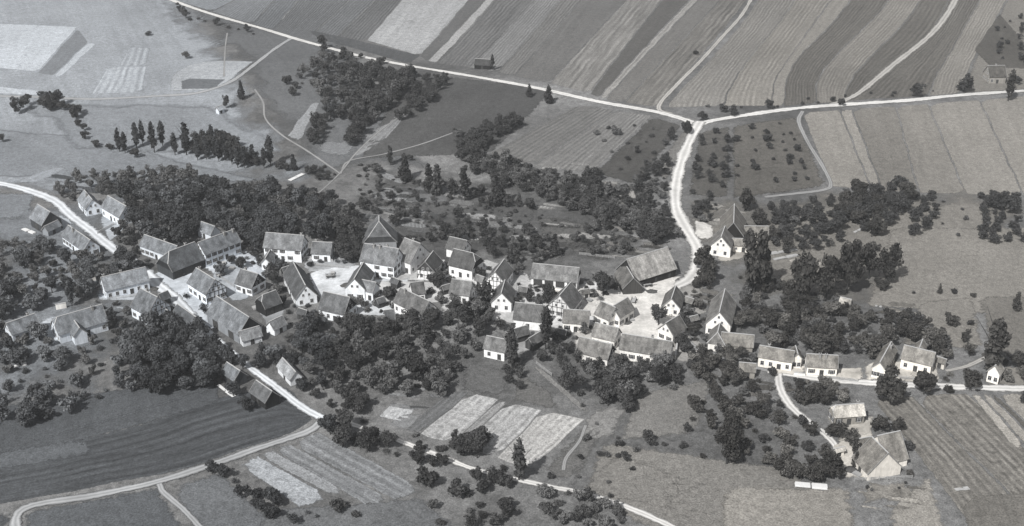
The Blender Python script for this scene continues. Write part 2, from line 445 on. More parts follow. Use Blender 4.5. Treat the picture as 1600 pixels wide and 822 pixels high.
ploughed([(946, 156), (1104, -14)], [(976, 161), (1138, -14)], 100, 118, 2.5, 0)
ploughed([(976, 161), (1138, -14)], [(1032, 168), (1178, -14)], 78, 132, 1.8, 3.6)
ploughed([(480, 47), (500, 62)], [(656, 87), (640, 100)], 74, 90, 2.0, 0, layer=2)      # dark headland along the road
# curved strips on the right
e0 = [(1045, 168), (1050, 155), (1098, 105), (1160, 35), (1192, -14)]
c0 = [(1130, 166), (1140, 140), (1170, 92), (1215, 38), (1252, -14)]
c1 = [(1207, 166), (1210, 130), (1227, 100), (1267, 43), (1308, -14)]
c2 = [(1226, 166), (1229, 127), (1250, 87), (1300, 37), (1340, -14)]
c3 = [(1275, 162), (1279, 123), (1310, 83), (1373, 20), (1400, -14)]
c4 = [(1318, 158), (1330, 125), (1362, 87), (1415, 33), (1448, -14)]
c4b = [(1322, 158), (1352, 138), (1400, 98), (1455, 50), (1490, -14)]
c5 = [(1452, 150), (1462, 120), (1480, 90), (1520, 20), (1540, -14)]
c6 = [(1500, 146), (1518, 100), (1528, 80), (1562, 20), (1580, -14)]
c7 = [(1640, 138), (1640, 100), (1640, 80), (1640, 20), (1640, -14)]
ploughed(e0, c0, 116, 134, 3.5, 2.4); ploughed(c0, c1, 118, 140, 2.6, 2.8)
ploughed(c1, c2, 122, 146, 2.0, 0); ploughed(c2, c3, 84, 106, 2.6, 2.2)
ploughed(c3, c4, 112, 132, 3.4, 2.2); ploughed(c4, c4b, 82, 104, 2.4, 2.6)
ploughed(c4b, c5, 80, 108, 2.4, 2.8); ploughed(c5, c6, 116, 134, 3, 2.2); meadow(c6, c7, 112, 126, 1)
meadow([(1521, 80), (1548, 106)], [(1562, 20), (1640, 108)], 74, 90, 2); 

# between the upper road and the village
ploughed([(765, 240), (905, 163)], [(835, 258), (960, 172)], 96, 122, 2.0, 2.6)
ploughed([(835, 258), (960, 172)], [(925, 270), (1018, 181)], 104, 130, 2.0, 2.4)
meadow([(925, 270), (1018, 181)], [(995, 292), (1068, 196)], 70, 88, 1, fleck=0.3)
meadow([(1020, 260), (1066, 205)], [(1040, 290), (1085, 203)], 110, 122, 2)
meadow([(1090, 206), (1072, 305)], [(1142, 196), (1142, 312)], 78, 98, 1, fleck=0.25)
meadow([(1142, 196), (1142, 312)], [(1246, 182), (1294, 292)], 84, 104, 1, fleck=0.25)
strips([(1252, 176), (1312, 172), (1330, 170), (1400, 166), (1450, 162), (1530, 156), (1650, 146)],
       [(1300, 292), (1362, 296), (1380, 298), (1436, 302), (1510, 304), (1600, 306), (1760, 310)],
       [(128, 146), (134, 152), (112, 126), (118, 136), (126, 142), (124, 142)], [(6, 0)])
ploughed([(470, 222), (500, 160)], [(447, 214), (488, 160)], 140, 158, 5, 0)
ploughed([(545, 248), (622, 178)], [(585, 232), (640, 178)], 124, 146, 3, 0)
ploughed([(560, 216), (600, 195)], [(600, 222), (632, 184)], 104, 150, 2, 3, layer=2)
meadow([(490, 218), (500, 240)], [(560, 222), (545, 246)], 118, 134, 1)
# gardens and meadow behind the village
meadow([(655, 315), (690, 352)], [(840, 322), (830, 356)], 80, 98, 1)
meadow([(830, 335), (850, 375)], [(930, 350), (910, 390)], 86, 100, 1)
ploughed([(590, 296), (600, 312)], [(640, 298), (660, 318)], 118, 136, 2, 0)
ploughed([(585, 262), (592, 275)], [(628, 280), (632, 290)], 124, 142, 2, 0)
meadow([(640, 290), (632, 316)], [(700, 290), (720, 318)], 100, 116, 2)
meadow([(750, 345), (755, 360)], [(800, 335), (810, 355)], 116, 132, 2)
ploughed([(940, 283), (943, 296)], [(966, 284), (966, 298)], 134, 150, 2, 0)
ploughed([(965, 300), (950, 318)], [(990, 308), (975, 326)], 112, 128, 2, 0)
# upper left parcels: own tones, raised with painted-in glare
ploughed([(-40, 104), (-40, 36)], [(60, 112), (122, 42)], 178, 196, 6, 0)
ploughed([(60, 114), (122, 44)], [(84, 118), (137, 66)], 118, 128, 6, 0)
ploughed([(84, 119), (137, 66)], [(94, 122), (151, 68)], 176, 190, 4, 0)
ploughed([(168, 104), (143, 147)], [(230, 104), (223, 145)], 158, 176, 2.2, 4)
ploughed([(200, 73), (187, 103)], [(235, 75), (228, 103)], 152, 166, 2.5, 4)
ploughed([(-40, 130), (-40, 142)], [(60, 142), (62, 150)], 176, 190, 3, 0, layer=2)
meadow([(345, 95), (300, 100), (272, 116), (264, 142)], [(398, 96), (384, 106), (356, 128), (322, 142)], 158, 178, 2, soft=1.2)
meadow([(283, 123), (284, 140)], [(352, 124), (336, 139)], 98, 112, 3, soft=1.0)
meadow([(20, 158), (120, 235)], [(330, 160), (480, 245)], 130, 146, 1, soft=14.0)
meadow([(-200, 175), (-120, 275)], [(150, 215), (480, 290)], 126, 146, 1, soft=14.0)
ploughed([(20, 285), (80, 262)], [(62, 285), (105, 262)], 140, 172, 2, 0, layer=2)
# left gardens by the road
meadow([(-40, 300), (-40, 345)], [(60, 302), (48, 340)], 118, 136, 2)
# foreground, left
meadow([(-60, 640), (-60, 745)], [(340, 585), (352, 628)], 74, 96, 1)
ploughed([(-60, 726), (330, 612)], [(-60, 722), (330, 606)], 80, 92, 2.5, 0, layer=2)
ploughed([(-60, 800), (250, 742), (370, 706), (455, 676), (488, 655)], [(-60, 728), (200, 668), (330, 625), (440, 604), (476, 640)], 54, 92, 1.6, 3.4, layer=1)
ploughed([(-60, 746), (150, 710)], [(-60, 712), (140, 684)], 88, 104, 4, 0, layer=3, soft=2.0)
meadow([(30, 800), (40, 860)], [(250, 760), (312, 860)], 82, 98, 2)
meadow([(-80, 800), (-80, 870)], [(20, 800), (16, 870)], 70, 82, 1)
meadow([(262, 762), (322, 860)], [(342, 734), (440, 822)], 98, 116, 2)
meadow([(322, 860), (360, 800)], [(760, 860), (660, 775)], 98, 116, 1)
ploughed([(372, 727), (468, 796)], [(402, 713), (520, 776)], 156, 178, 3, 0, layer=3, fleck=0.25)
ploughed([(402, 713), (520, 776)], [(425, 702), (545, 768)], 136, 156, 2.4, 0, layer=3)
ploughed([(425, 702), (575, 792)], [(452, 692), (618, 782)], 104, 150, 1.6, 3.2, layer=2)
ploughed([(452, 692), (618, 782)], [(497, 674), (662, 768)], 110, 146, 1.8, 3.0, layer=2)
# foreground, middle
ploughed([(655, 678), (735, 613)], [(705, 694), (780, 624)], 158, 192, 1.6, 2.2, layer=2, fleck=0.3, soft=0.1)
ploughed([(705, 694), (780, 624)], [(720, 698), (795, 628)], 128, 164, 1.4, 2.0, layer=2, soft=0.1)
ploughed([(720, 698), (795, 628)], [(775, 716), (850, 640)], 150, 186, 1.6, 2.2, layer=2, fleck=0.3, soft=0.1)
ploughed([(775, 716), (850, 640)], [(828, 735), (915, 655)], 160, 188, 1.8, 2.0, layer=2, soft=0.1)
ploughed([(590, 650), (612, 628)], [(632, 662), (652, 636)], 165, 205, 1.6, 2.0, layer=2)
ploughed([(605, 664), (630, 645)], [(640, 672), (660, 648)], 124, 146, 2, 0, layer=2)
ploughed([(634, 672), (700, 612)], [(655, 678), (735, 613)], 96, 124, 1.6, 2.0, layer=2, soft=0.1)
meadow([(720, 560), (720, 612)], [(800, 580), (795, 622)], 92, 106, 1)
meadow([(805, 580), (800, 625)], [(860, 612), (880, 645)], 96, 110, 1)
ploughed([(828, 572), (838, 568)], [(915, 650), (925, 644)], 122, 134, 3, 0, layer=2)
meadow([(835, 738), (920, 662)], [(895, 760), (960, 660)], 92, 112, 1)
meadow([(920, 640), (900, 690)], [(985, 630), (960, 690)], 122, 136, 1)
meadow([(990, 612), (965, 690)], [(1120, 590), (1090, 680)], 112, 130, 1)
meadow([(940, 690), (905, 768)], [(1230, 730), (1400, 870)], 116, 130, 1)
meadow([(905, 768), (1080, 870)], [(960, 705), (1400, 870)], 118, 130, 1)
meadow([(1128, 757), (1112, 870)], [(1330, 762), (1350, 870)], 134, 148, 2)
# foreground, right
ploughed([(1360, 622), (1440, 720), (1560, 880)], [(1425, 618), (1540, 735), (1680, 880)], 92, 132, 1.6, 2.6)
ploughed([(1425, 618), (1540, 735), (1680, 880)], [(1510, 614), (1640, 738), (1760, 880)], 90, 138, 1.5, 2.4, fleck=0.35)
ploughed([(1512, 615), (1590, 706)], [(1528, 615), (1606, 700)], 150, 166, 2, 0, layer=2)
ploughed([(1528, 615), (1606, 700)], [(1545, 615), (1625, 698)], 138, 156, 2, 0, layer=2)
ploughed([(1545, 615), (1625, 698)], [(1556, 615), (1636, 694)], 86, 98, 2, 0, layer=2)
ploughed([(1556, 615), (1636, 694)], [(1600, 614), (1690, 690)], 132, 148, 2.6, 0, layer=2)
meadow([(1340, 755), (1345, 790)], [(1424, 752), (1440, 782)], 118, 150, 3, fleck=0.4)
meadow([(1385, 795), (1400, 870)], [(1455, 740), (1492, 870)], 136, 148, 2)
ploughed([(1500, 775), (1520, 870)], [(1600, 770), (1640, 870)], 96, 118, 2, 0, layer=2)
meadow([(1440, 470), (1400, 540)], [(1520, 462), (1545, 550)], 116, 132, 2)
meadow([(1522, 462), (1550, 555)], [(1640, 462), (1640, 560)], 104, 120, 2)
meadow([(1180, 430), (1190, 450)], [(1260, 428), (1300, 448)], 116, 128, 2)

# ------------------------------------------------------------------ roads, tracks and yards
RW = road_material('lane_chalk', 236, 0.3, 130); RL = road_material('lane_cool', 244, -0.6, 140); RG = road_material('track_dust', 184, -0.3, 100)
RP = road_material('footpath_dust', 165, 0.0, 120); RD = road_material('track_warm', 188, 0.6, 110)
VG = road_material('verge_grass', 96, 0.1, 92)
UP = [(235, -12), (300, 12), (400, 42), (480, 66), (560, 87), (640, 103), (700, 113), (770, 125), (850, 140), (930, 158), (1020, 174), (1066, 186), (1092, 196)]
road('road', UP, 4.9, RW, 6, 'pale main road running down from the upper edge to the fork')
road('road', [(1092, 196), (1112, 189), (1180, 178), (1250, 169), (1330, 163), (1420, 157), (1500, 149), (1600, 142), (1720, 133)], 5.2, RW, 7, 'pale road from the fork to the right edge')
road('road', [(1094, 190), (1085, 206), (1074, 228), (1062, 262), (1055, 300), (1058, 330), (1072, 358), (1086, 380), (1092, 402), (1084, 430), (1060, 446), (1020, 462)], (6.4, 6.8, 7.0, 7.6, 7.0), RW, 8, 'pale road curving from the fork down into the village')
road('track', [(1050, 178), (1030, 172), (1034, 158), (1060, 130), (1094, 96), (1130, 56), (1160, 22), (1180, -14)], 3.2, RD, 5, 'field track bending up from the main road beside the fork')
road('track', [(1290, 166), (1322, 156), (1352, 138), (1400, 98), (1452, 56), (1480, 22), (1500, -14)], (4.0, 5.0, 5.5), RD, 5, 'wide pale track climbing to the upper right')
road('track', [(1254, 174), (1248, 190), (1262, 222), (1284, 258), (1298, 288), (1286, 297), (1240, 303), (1195, 308)], 2.6, RP, 5, 'narrow track round the orchard field')
road('road', [(-60, 280), (0, 287), (45, 298), (85, 314), (112, 338), (140, 359), (168, 382), (196, 402), (225, 425), (246, 446)], (6.5, 6.5, 6.5, 6, 6), RL, 6, 'white road entering the village from the left edge')
road('road', [(246, 446), (268, 462), (292, 486), (318, 512), (345, 538), (372, 560), (395, 578), (430, 604), (470, 635), (505, 655)], (5.5, 4.4, 3.6, 3.8), RL, 7, 'pale lane leaving the village past the large barn')
road('road', [(505, 655), (486, 672), (455, 684), (400, 702), (340, 723), (250, 752), (150, 774), (70, 786), (36, 796), (24, 814), (30, 850)], (3.8, 3.8), RG, 8, 'field lane curving through the lower left fields')
road('track', [(248, 752), (254, 768), (285, 795), (312, 824), (335, 850)], 2.6, RG, 6, 'side track dropping to the lower edge')
road('track', [(500, 652), (552, 664), (610, 684), (660, 703), (700, 718), (740, 733), (800, 748), (870, 763), (905, 769), (950, 783), (1000, 801), (1060, 828)], 2.8, RW, 6, 'narrow white lane between bushes in the foreground')
road('track', [(455, 60), (430, 76), (395, 103), (360, 128), (310, 145), (250, 150), (150, 155), (60, 152), (-60, 148)], 3.4, RG, 5, 'track branching off the main road to the upper left')
road('footpath', [(398, 140), (411, 160), (415, 186), (440, 211), (480, 236), (518, 262), (532, 272)], 1.3, RP, 5, 'winding footpath down the meadow')
road('footpath', [(532, 272), (545, 252), (600, 241), (660, 225), (718, 204)], 1.1, RP, 6, 'thin footpath rising past the lone tree')
road('footpath', [(488, 310), (530, 272), (556, 240), (592, 206), (628, 180)], 1.1, RP, 7, 'thin straight footpath along garden strips')
road('footpath', [(355, 52), (352, 75), (350, 120)], 1.2, RP, 5, 'short field path below the main road')
road('track', [(1062, 520), (1090, 545), (1130, 562), (1180, 575), (1205, 581)], 2.6, RP, 5, 'dusty path from the square to the drive')
road('road', [(1200, 580), (1220, 583), (1265, 590), (1330, 597), (1400, 601), (1500, 605), (1600, 608), (1720, 611)], (4.6, 4.8, 5.0, 5.2, 5.2), RW, 6, 'white road along the lower right houses')
road('track', [(1216, 580), (1218, 604), (1228, 625), (1242, 642), (1264, 660), (1288, 678), (1310, 704), (1322, 742)], (3.6, 3.2, 3.2, 5), RW, 7, 'white drive leading down to the farmyard')
road('footpath', [(1478, 580), (1512, 572), (1545, 556), (1560, 545)], 2.2, RD, 6, 'pale path beside the tall dark tree')
road('footpath', [(880, 735), (885, 715), (905, 690), (915, 665)], 1.3, RP, 5, 'faint path across the foreground meadow')
def yard(A, B, t=215, layer=4, label=None):
    cx = float(np.mean([p[0] for p in list(A) + list(B)]))
    k = round(cast_tint_at(cx) * 2) / 2; t = min(250, t * 1.07)
    if ('y', t, k) not in M: M['y', t, k] = yard_material(t, k)
    return field('yard', A, B, M['y', t, k], layer, 0.7, label)
yard([(225, 430), (250, 462), (300, 505)], [(305, 408), (330, 470), (345, 520)], 205)
yard([(325, 430), (360, 470)], [(372, 405), (400, 468)], 180)
yard([(480, 420), (482, 445), (500, 470)], [(585, 412), (560, 445), (545, 470)], 212)
yard([(560, 440), (590, 480)], [(760, 440), (770, 470)], 196)
yard([(395, 470), (420, 520)], [(450, 470), (440, 520)], 150)
yard([(700, 455), (690, 480)], [(770, 455), (760, 476)], 200)
yard([(800, 440), (810, 475)], [(860, 440), (860, 480)], 200)
yard([(850, 445), (860, 490)], [(985, 455), (960, 500)], 202)
yard([(940, 452), (930, 490), (980, 540)], [(1066, 430), (1052, 470), (1060, 540)], 216, 9)
yard([(1060, 515), (1030, 560)], [(1110, 540), (1100, 570)], 160, 3)
yard([(1078, 340), (1086, 372)], [(1115, 352), (1112, 376)], 210, 9)
yard([(1200, 560), (1205, 585)], [(1258, 560), (1262, 588)], 212, 9)
yard([(1345, 565), (1350, 595)], [(1425, 565), (1430, 595)], 196)
yard([(1300, 690), (1320, 748)], [(1360, 672), (1392, 748)], 196, 9)
yard([(150, 450), (155, 470)], [(235, 440), (240, 470)], 188, 3)
yard([(55, 345), (95, 365)], [(100, 335), (120, 350)], 176, 3)
yard([(150, 335), (170, 380)], [(205, 330), (200, 355)], 176, 3)
yard([(1120, 385), (1120, 410)], [(1160, 380), (1170, 405)], 160, 3)

yard([(300, 405), (330, 425), (350, 445)], [(400, 385), (412, 412), (420, 448)], 196, 3)
yard([(470, 400), (480, 425)], [(560, 400), (560, 425)], 170, 3)
yard([(530, 445), (540, 492)], [(640, 430), (640, 495)], 206, 3)
yard([(610, 405), (620, 440)], [(700, 405), (700, 440)], 190, 3)
yard([(690, 425), (690, 490)], [(765, 410), (780, 490)], 208, 3)
yard([(745, 400), (760, 500)], [(830, 430), (850, 512)], 190, 3)
yard([(820, 430), (850, 512)], [(935, 440), (930, 520)], 205, 3)
yard([(890, 505), (900, 565)], [(1000, 510), (1050, 570)], 190, 3)
yard([(780, 535), (800, 560)], [(860, 500), (880, 530)], 150, 2)
yard([(60, 498), (72, 530)], [(90, 492), (98, 540)], 200, 3)
yard([(1030, 440), (1040, 480)], [(1100, 440), (1105, 500)], 150, 2)
yard([(1290, 575), (1300, 596)], [(1345, 572), (1350, 598)], 190, 3)
yard([(1405, 575), (1410, 600)], [(1470, 572), (1470, 600)], 180, 3)
yard([(1300, 655), (1310, 690)], [(1365, 650), (1365, 690)], 180, 4)
yard([(1540, 572), (1545, 602)], [(1640, 575), (1640, 604)], 130, 3)
# kitchen garden plots between the houses and the slope: beds, dug soil, drying grass
gr = random.Random(5)
for (x0, y0, x1, y1, n_) in [(550, 280, 700, 345, 26), (640, 330, 760, 372, 14), (760, 335, 880, 400, 16), (880, 345, 1010, 398, 24), (890, 285, 1040, 350, 16), (740, 250, 900, 320, 12), (1325, 752, 1432, 792, 10), (590, 560, 720, 640, 6), (1080, 310, 1130, 345, 4), (1075, 440, 1110, 480, 5), (1200, 400, 1260, 420, 2), (1330, 470, 1400, 488, 4), (1160, 585, 1210, 612, 5), (150, 470, 235, 520, 7), (60, 268, 110, 292, 5)]:
    for i in range(n_):
        x, y = gr.uniform(x0, x1), gr.uniform(y0, y1); w = gr.uniform(26, 64); h = gr.uniform(4, 9); s = gr.uniform(-6, 8); t = gr.choice([60, 68, 80, 92, 104, 116, 128, 146])
        parcel('garden_plot', [(x, y), (x + s, y + h)], [(x + w, y + w * 0.12 + gr.uniform(-2, 3)), (x + w + s, y + h + w * 0.12 + gr.uniform(-2, 3))], t, min(200, t + 22), 1.2, gr.choice([0, 1.6]), 0.7, 2 + i % 3, soft=1.0)

# ------------------------------------------------------------------ houses
DEBUG = False
def window_mesh(w, h, shutters):
    b = MB(); d = 0.07
    b.box(-w / 2, -w / 2 + 0.09, 0, d, -h / 2, h / 2, 0); b.box(w / 2 - 0.09, w / 2, 0, d, -h / 2, h / 2, 0)
    b.box(-w / 2 + 0.09, w / 2 - 0.09, 0, d, h / 2 - 0.09, h / 2, 0); b.box(-w / 2 - 0.06, w / 2 + 0.06, 0, d + 0.08, -h / 2 - 0.09, -h / 2, 0)
    b.box(-0.025, 0.025, 0.0, d - 0.02, -h / 2, h / 2 - 0.09, 0); b.box(-w / 2 + 0.09, w / 2 - 0.09, 0.0, d - 0.03, 0.1, 0.15, 0)
    b.box(-w / 2 + 0.09, w / 2 - 0.09, 0.0, 0.02, -h / 2, h / 2 - 0.09, 1)
    if shutters:
        for s in (-1, 1): b.box(min(s * (w / 2 + 0.04), s * (w / 2 + 0.5)), max(s * (w / 2 + 0.04), s * (w / 2 + 0.5)), 0.0, 0.05, -h / 2, h / 2, 2)
    me = b.me('window')
    for m in (M['frame'], M['glass'], M['door']): me.materials.append(m)
    return me
WIN = [window_mesh(1.25, 1.55, False), window_mesh(1.2, 1.5, True), window_mesh(0.9, 1.0, False)]
def door_mesh(w, h):
    b = MB()
    b.box(-w / 2 - 0.12, -w / 2, 0, 0.1, 0, h + 0.12, 1); b.box(w / 2, w / 2 + 0.12, 0, 0.1, 0, h + 0.12, 1); b.box(-w / 2, w / 2, 0, 0.1, h, h + 0.12, 1)
    n = max(2, int(w / 0.35))
    for i in range(n):
        b.box(-w / 2 + i * w / n + 0.01, -w / 2 + (i + 1) * w / n - 0.01, 0, 0.05 + 0.01 * (i % 2), 0, h, 0)
    me = b.me('door'); me.materials.append(M['door']); me.materials.append(M['timber'])
    return me
DOOR = door_mesh(1.1, 2.1); GATE = door_mesh(3.2, 3.2)
b = MB(); b.box(-0.36, 0.36, -0.36, 0.36, -1.6, 0.9, 0); b.box(-0.46, 0.46, -0.46, 0.46, 0.9, 1.04, 1); b.box(-0.3, 0.3, -0.3, 0.3, 1.04, 1.1, 2)
CHIM = b.me('chimney'); [CHIM.materials.append(m) for m in (M['brick'], M['cap'], M['timber'])]
FOOT = []
TANP = math.tan(math.radians(47))

def solve(A, B, C, eave, tp):
    w = 4.5
    for _ in range(25):
        zr = eave + w * tp
        a = G(A[0], A[1], zr); b_ = G(B[0], B[1], zr); c = G(C[0], C[1], eave)
        d = (b_ - a)[:2]; L = np.linalg.norm(d); d = d / L; n = np.array([-d[1], d[0]])
        dist = float(np.dot(c[:2] - a[:2], n))
        w = 0.5 * w + 0.5 * abs(dist)
    return a, b_, d, n, L, w, (1 if dist > 0 else -1)

def house(kind, A, B, C, eave, label, roof=118, wall='white', gable=None, gableA=None, gableB=None, hipA=0.0, hipB=0.0, chim=(0.3,), wins=True, gate=0, timber=False, pitch=TANP, wmin=0.0, wmax=9.0, group='village houses and barns', dormer=0):
    a, b_, d, n, L, w, side = solve(A, B, C, eave, pitch)
    over_e, over_g = 0.45, 0.3
    hw = min(max(w - over_e, wmin), wmax)                                             # wall half width
    ctr = (a[:2] + b_[:2]) / 2
    gz = float(H(*ctr)); rz = math.atan2(d[1], d[0])
    hl = max(L / 2 - over_g, 1.5)
    rnd = random.Random(int(A[0] * 7 + A[1] * 13))
    root = empty(kind, (ctr[0], ctr[1], gz), rz)
    cat = {'village_house': 'house', 'barn': 'barn', 'shed': 'shed', 'chapel': 'chapel', 'farmhouse': 'house', 'field_hut': 'hut'}[kind]
    tag(root, label, cat, group)
    tn = round(cast_tint_at((A[0] + B[0]) / 2) * 2) / 2
    wm = wall_material(wall, tn)
    zr = eave + hw * pitch
    FOOT.append((ctr[0], ctr[1], rz, hl, hw))
    th = 0.16
    # walls (closed prism under the roof), hipped ends lower the gable
    def prof(k):       # gable profile at an end with hip fraction k
        if k >= 0.98: return [(-hw, eave), (hw, eave)]
        if k > 0: return [(-hw, eave), (-hw * k, zr - hw * k * pitch), (hw * k, zr - hw * k * pitch), (hw, eave)]
        return [(-hw, eave), (0, zr), (hw, eave)]
    v = []; f = []
    drop = 0.02
    for s, k in ((-1, hipA), (1, hipB)):
        base = len(v); pr = prof(k)
        v += [(s * hl, -hw, -1.5), (s * hl, hw, -1.5)] + [(s * hl, y, z - drop) for (y, z) in pr]
        m = len(pr); loop = [base + 0] + [base + 2 + i for i in range(m)] + [base + 1]
        f.append(tuple(loop) if s < 0 else tuple(reversed(loop)))
    nb = 2 + len(prof(hipA)); f.append((0, nb, nb + 2, 2)); f.append((1, nb - 1, len(v) - 1, nb + 1))
    wo = add_obj('wall', mesh('wall', v, f), root, [wm])
    # roof: slabs with thickness
    def topz(y): return zr - abs(y) * pitch + th + 0.12
    ey = hw + over_e
    ex = hl + over_g
    ztop = zr + th + 0.12
    kA, kB = hipA, hipB
    V = []; F = []; UVs = []
    def poly(pts, udir, vdir):
        base = len(V); o = Vector(pts[0])
        nrm = (Vector(pts[1]) - o).cross(Vector(pts[2]) - o).normalized()
        if nrm.z < 0: pts = list(reversed(pts)); nrm = -nrm
        for p in pts: V.append(tuple(p)); UVs.append((Vector(p).dot(udir), Vector(p).dot(vdir)))
        for p in pts: V.append(tuple(Vector(p) - nrm * th)); UVs.append((Vector(p).dot(udir), Vector(p).dot(vdir)))
        m = len(pts); F.append(tuple(range(base, base + m))); F.append(tuple(reversed(range(base + m, base + 2 * m))))
        for i in range(m): j = (i + 1) % m; F.append((base + i, base + m + i, base + m + j, base + j))
    sl = math.sqrt(1 + pitch * pitch)
    sag = min(0.14, 0.008 * L) * rnd.uniform(0.4, 1.0)
    rA = -ex + kA * hw; rB = ex - kB * hw              # ridge ends
    for s in (-1, 1):
        vd = Vector((0, s / sl, -pitch / sl))
        pts = []
        yA, yB = s * kA * hw, s * kB * hw
        if kA > 0:
            pts += [(-ex, s * (ey if kA >= 0.98 else kA * hw), topz(ey if kA >= 0.98 else kA * hw))]
            pts = [(rA, 0, ztop)] + pts
        else: pts = [(-ex, 0, ztop)]
        if kA < 0.98: pts.append((-ex, s * ey, topz(ey)))
        nseg = 3                                         # a slightly uneven eave line
        for i in range(1, nseg):
            t = i / nseg; pts.append((-ex + 2 * ex * t, s * ey, topz(ey) - sag * rnd.uniform(0.2, 1.0)))
        if kB < 0.98: pts.append((ex, s * ey, topz(ey)))
        if kB > 0:
            pts += [(ex, s * (ey if kB >= 0.98 else kB * hw), topz(ey if kB >= 0.98 else kB * hw)), (rB, 0, ztop)]
        else: pts.append((ex, 0, ztop))
        poly([Vector(p) for p in pts], Vector((1, 0, 0)), vd)
    for s, k, r in ((-1, kA, rA), (1, kB, rB)):
        if k > 0:
            yy = ey if k >= 0.98 else k * hw
            zz = topz(yy)
            poly([Vector((r, 0, ztop)), Vector((s * ex, -yy, zz)), Vector((s * ex, yy, zz))], Vector((0, 1, 0)), Vector((s / sl, 0, -pitch / sl)))
    ro = add_obj('roof', mesh('roof', V, F, uv=UVs), root, [roof_material(roof * 1.02, tn)])
    rb = MB(); rb.bar((rA - 0.02, 0, ztop + 0.03), (rB + 0.02, 0, ztop + 0.03), 0.34, 0.14)
    for s, k, r in ((-1, kA, rA), (1, kB, rB)):
        if k > 0:
            yy = ey if k >= 0.98 else k * hw
            for t in (-1, 1): rb.bar((r, 0, ztop + 0.03), (s * ex, t * yy, topz(yy) + 0.03), 0.26, 0.1)
    add_obj('ridge_tiles', rb.me('ridge_tiles'), ro, [M['ridge']])
    for s, k in ((-1, kA), (1, kB)):
        if k < 0.98:
            for t in (-1, 1):
                y0 = t * k * hw; vb = MB()
                vb.bar((s * (ex + 0.03), y0, topz(abs(y0)) - 0.05), (s * (ex + 0.03), t * ey, topz(ey) - 0.05), 0.08, 0.24)
                add_obj('verge_board', vb.me('verge_board'), ro, [M['verge']])
    # boarded upper gables
    for s, g, k in ((-1, gableA or gable, hipA), (1, gableB or gable, hipB)):
        if g and k < 0.98:
            pr = prof(k); x0, x1 = s * hl, s * (hl + 0.06)
            vv = [(x0, y, z - 0.05) for y, z in pr] + [(x1, y, z - 0.05) for y, z in pr]; m = len(pr)
            ff = [tuple(range(m)), tuple(reversed(range(m, 2 * m)))] + [(i, (i + 1) % m, m + (i + 1) % m, m + i) for i in range(m)]
            add_obj('gable_boarding', mesh('gable_boarding', vv, ff), root, [wall_material(g, tn)])
    # half timbering
    if timber:
        tb = MB()
        for s in (-1, 1):
            x = s * (hl + 0.05)
            for z in (eave * 0.5, eave, eave + hw * pitch * 0.42):
                yw = hw if z <= eave else hw * (1 - (z - eave) / (hw * pitch))
                tb.bar((x, -yw, z), (x, yw, z), 0.2, 0.08, (1, 0, 0))
            for y in np.linspace(-hw + 0.1, hw - 0.1, 6): tb.bar((x, y, 0.3), (x, y, max(eave, zr - abs(y) * pitch - 0.2)), 0.18, 0.08, (1, 0, 0))
            for t in (-1, 1): tb.bar((x, t * (hw - 0.1), 0.4), (x, t * hw * 0.62, eave), 0.18, 0.07, (1, 0, 0))
        o = add_obj('timber_frame', tb.me('timber_frame'), root, [M['timber']]); o['kind'] = 'stuff'
    # openings
    def put(me, name, x, y, z, ang):
        o = add_obj(name, me, root); o.location = (x, y, z); o.rotation_euler = (0, 0, ang); return o
    wmesh = WIN[rnd.choice([0, 0, 1])] if eave > 3.2 else WIN[2]
    rows = [1.75] + ([4.45] if eave > 5.3 else [])
    camdir = np.array([-ctr[0], -ctr[1]]); camdir /= np.linalg.norm(camdir)
    if wins:
        for s in (-1, 1):
            # out of the long wall: local +y*s ; window mesh faces +y
            ang = 0.0 if s > 0 else math.pi
            cnt = max(2, int(2 * hl / 2.7))
            gp = cnt // 2 if s == side else -1
            for r_i, z in enumerate(rows):
                if z + 0.9 > eave: z = eave - 0.95
                for i in range(cnt):
                    x = -hl + (i + 0.5) * 2 * hl / cnt
                    if r_i == 0 and i == gp: continue
                    if rnd.random() < 0.12: continue
                    put(wmesh, 'window', x, s * hw, z, ang)
            if gp >= 0: put(DOOR, 'door', -hl + (gp + 0.5) * 2 * hl / cnt, s * hw, 0.05, ang)
        for s, k, g in ((-1, hipA, gableA or gable), (1, hipB, gableB or gable)):
            ang = -math.pi / 2 if s > 0 else math.pi / 2
            cnt = max(2, int(2 * hw / 2.8))
            for z in rows:
                if z + 0.9 > eave: z = eave - 0.95
                for i in range(cnt): put(wmesh, 'window', s * hl, -hw + (i + 0.5) * 2 * hw / cnt, z, ang)
            if k < 0.5 and hw > 2.6:
                xx = s * (hl + (0.07 if g else 0))
                for y in (-hw * 0.28, hw * 0.28): put(WIN[2], 'window', xx, y, eave + 0.95, ang)
                if hw > 3.8 and k < 0.1: put(WIN[2], 'window', xx, 0, eave + hw * pitch * 0.6, ang)
    if gate:
        s = side; ang = 0.0 if s > 0 else math.pi
        for i in range(gate):
            put(GATE if eave > 3.5 else DOOR, 'gate', -hl + (i + 0.5) * 2 * hl / gate + rnd.uniform(-0.4, 0.4), s * hw, 0.0, ang)
    for c in chim:
        x = -hl + c * 2 * hl
        if c < 0.12 and kA > 0 or c > 0.88 and kB > 0: continue
        o = add_obj('chimney', CHIM, root); o.location = (x, rnd.choice([-0.7, 0.7]), zr); 
    if DEBUG: print('HOUSE %-14s L %.1f w %.1f eave %.1f ridge %.1f | %s' % (kind, 2 * hl, 2 * hw, eave, zr, label))
    return root

Hs = house
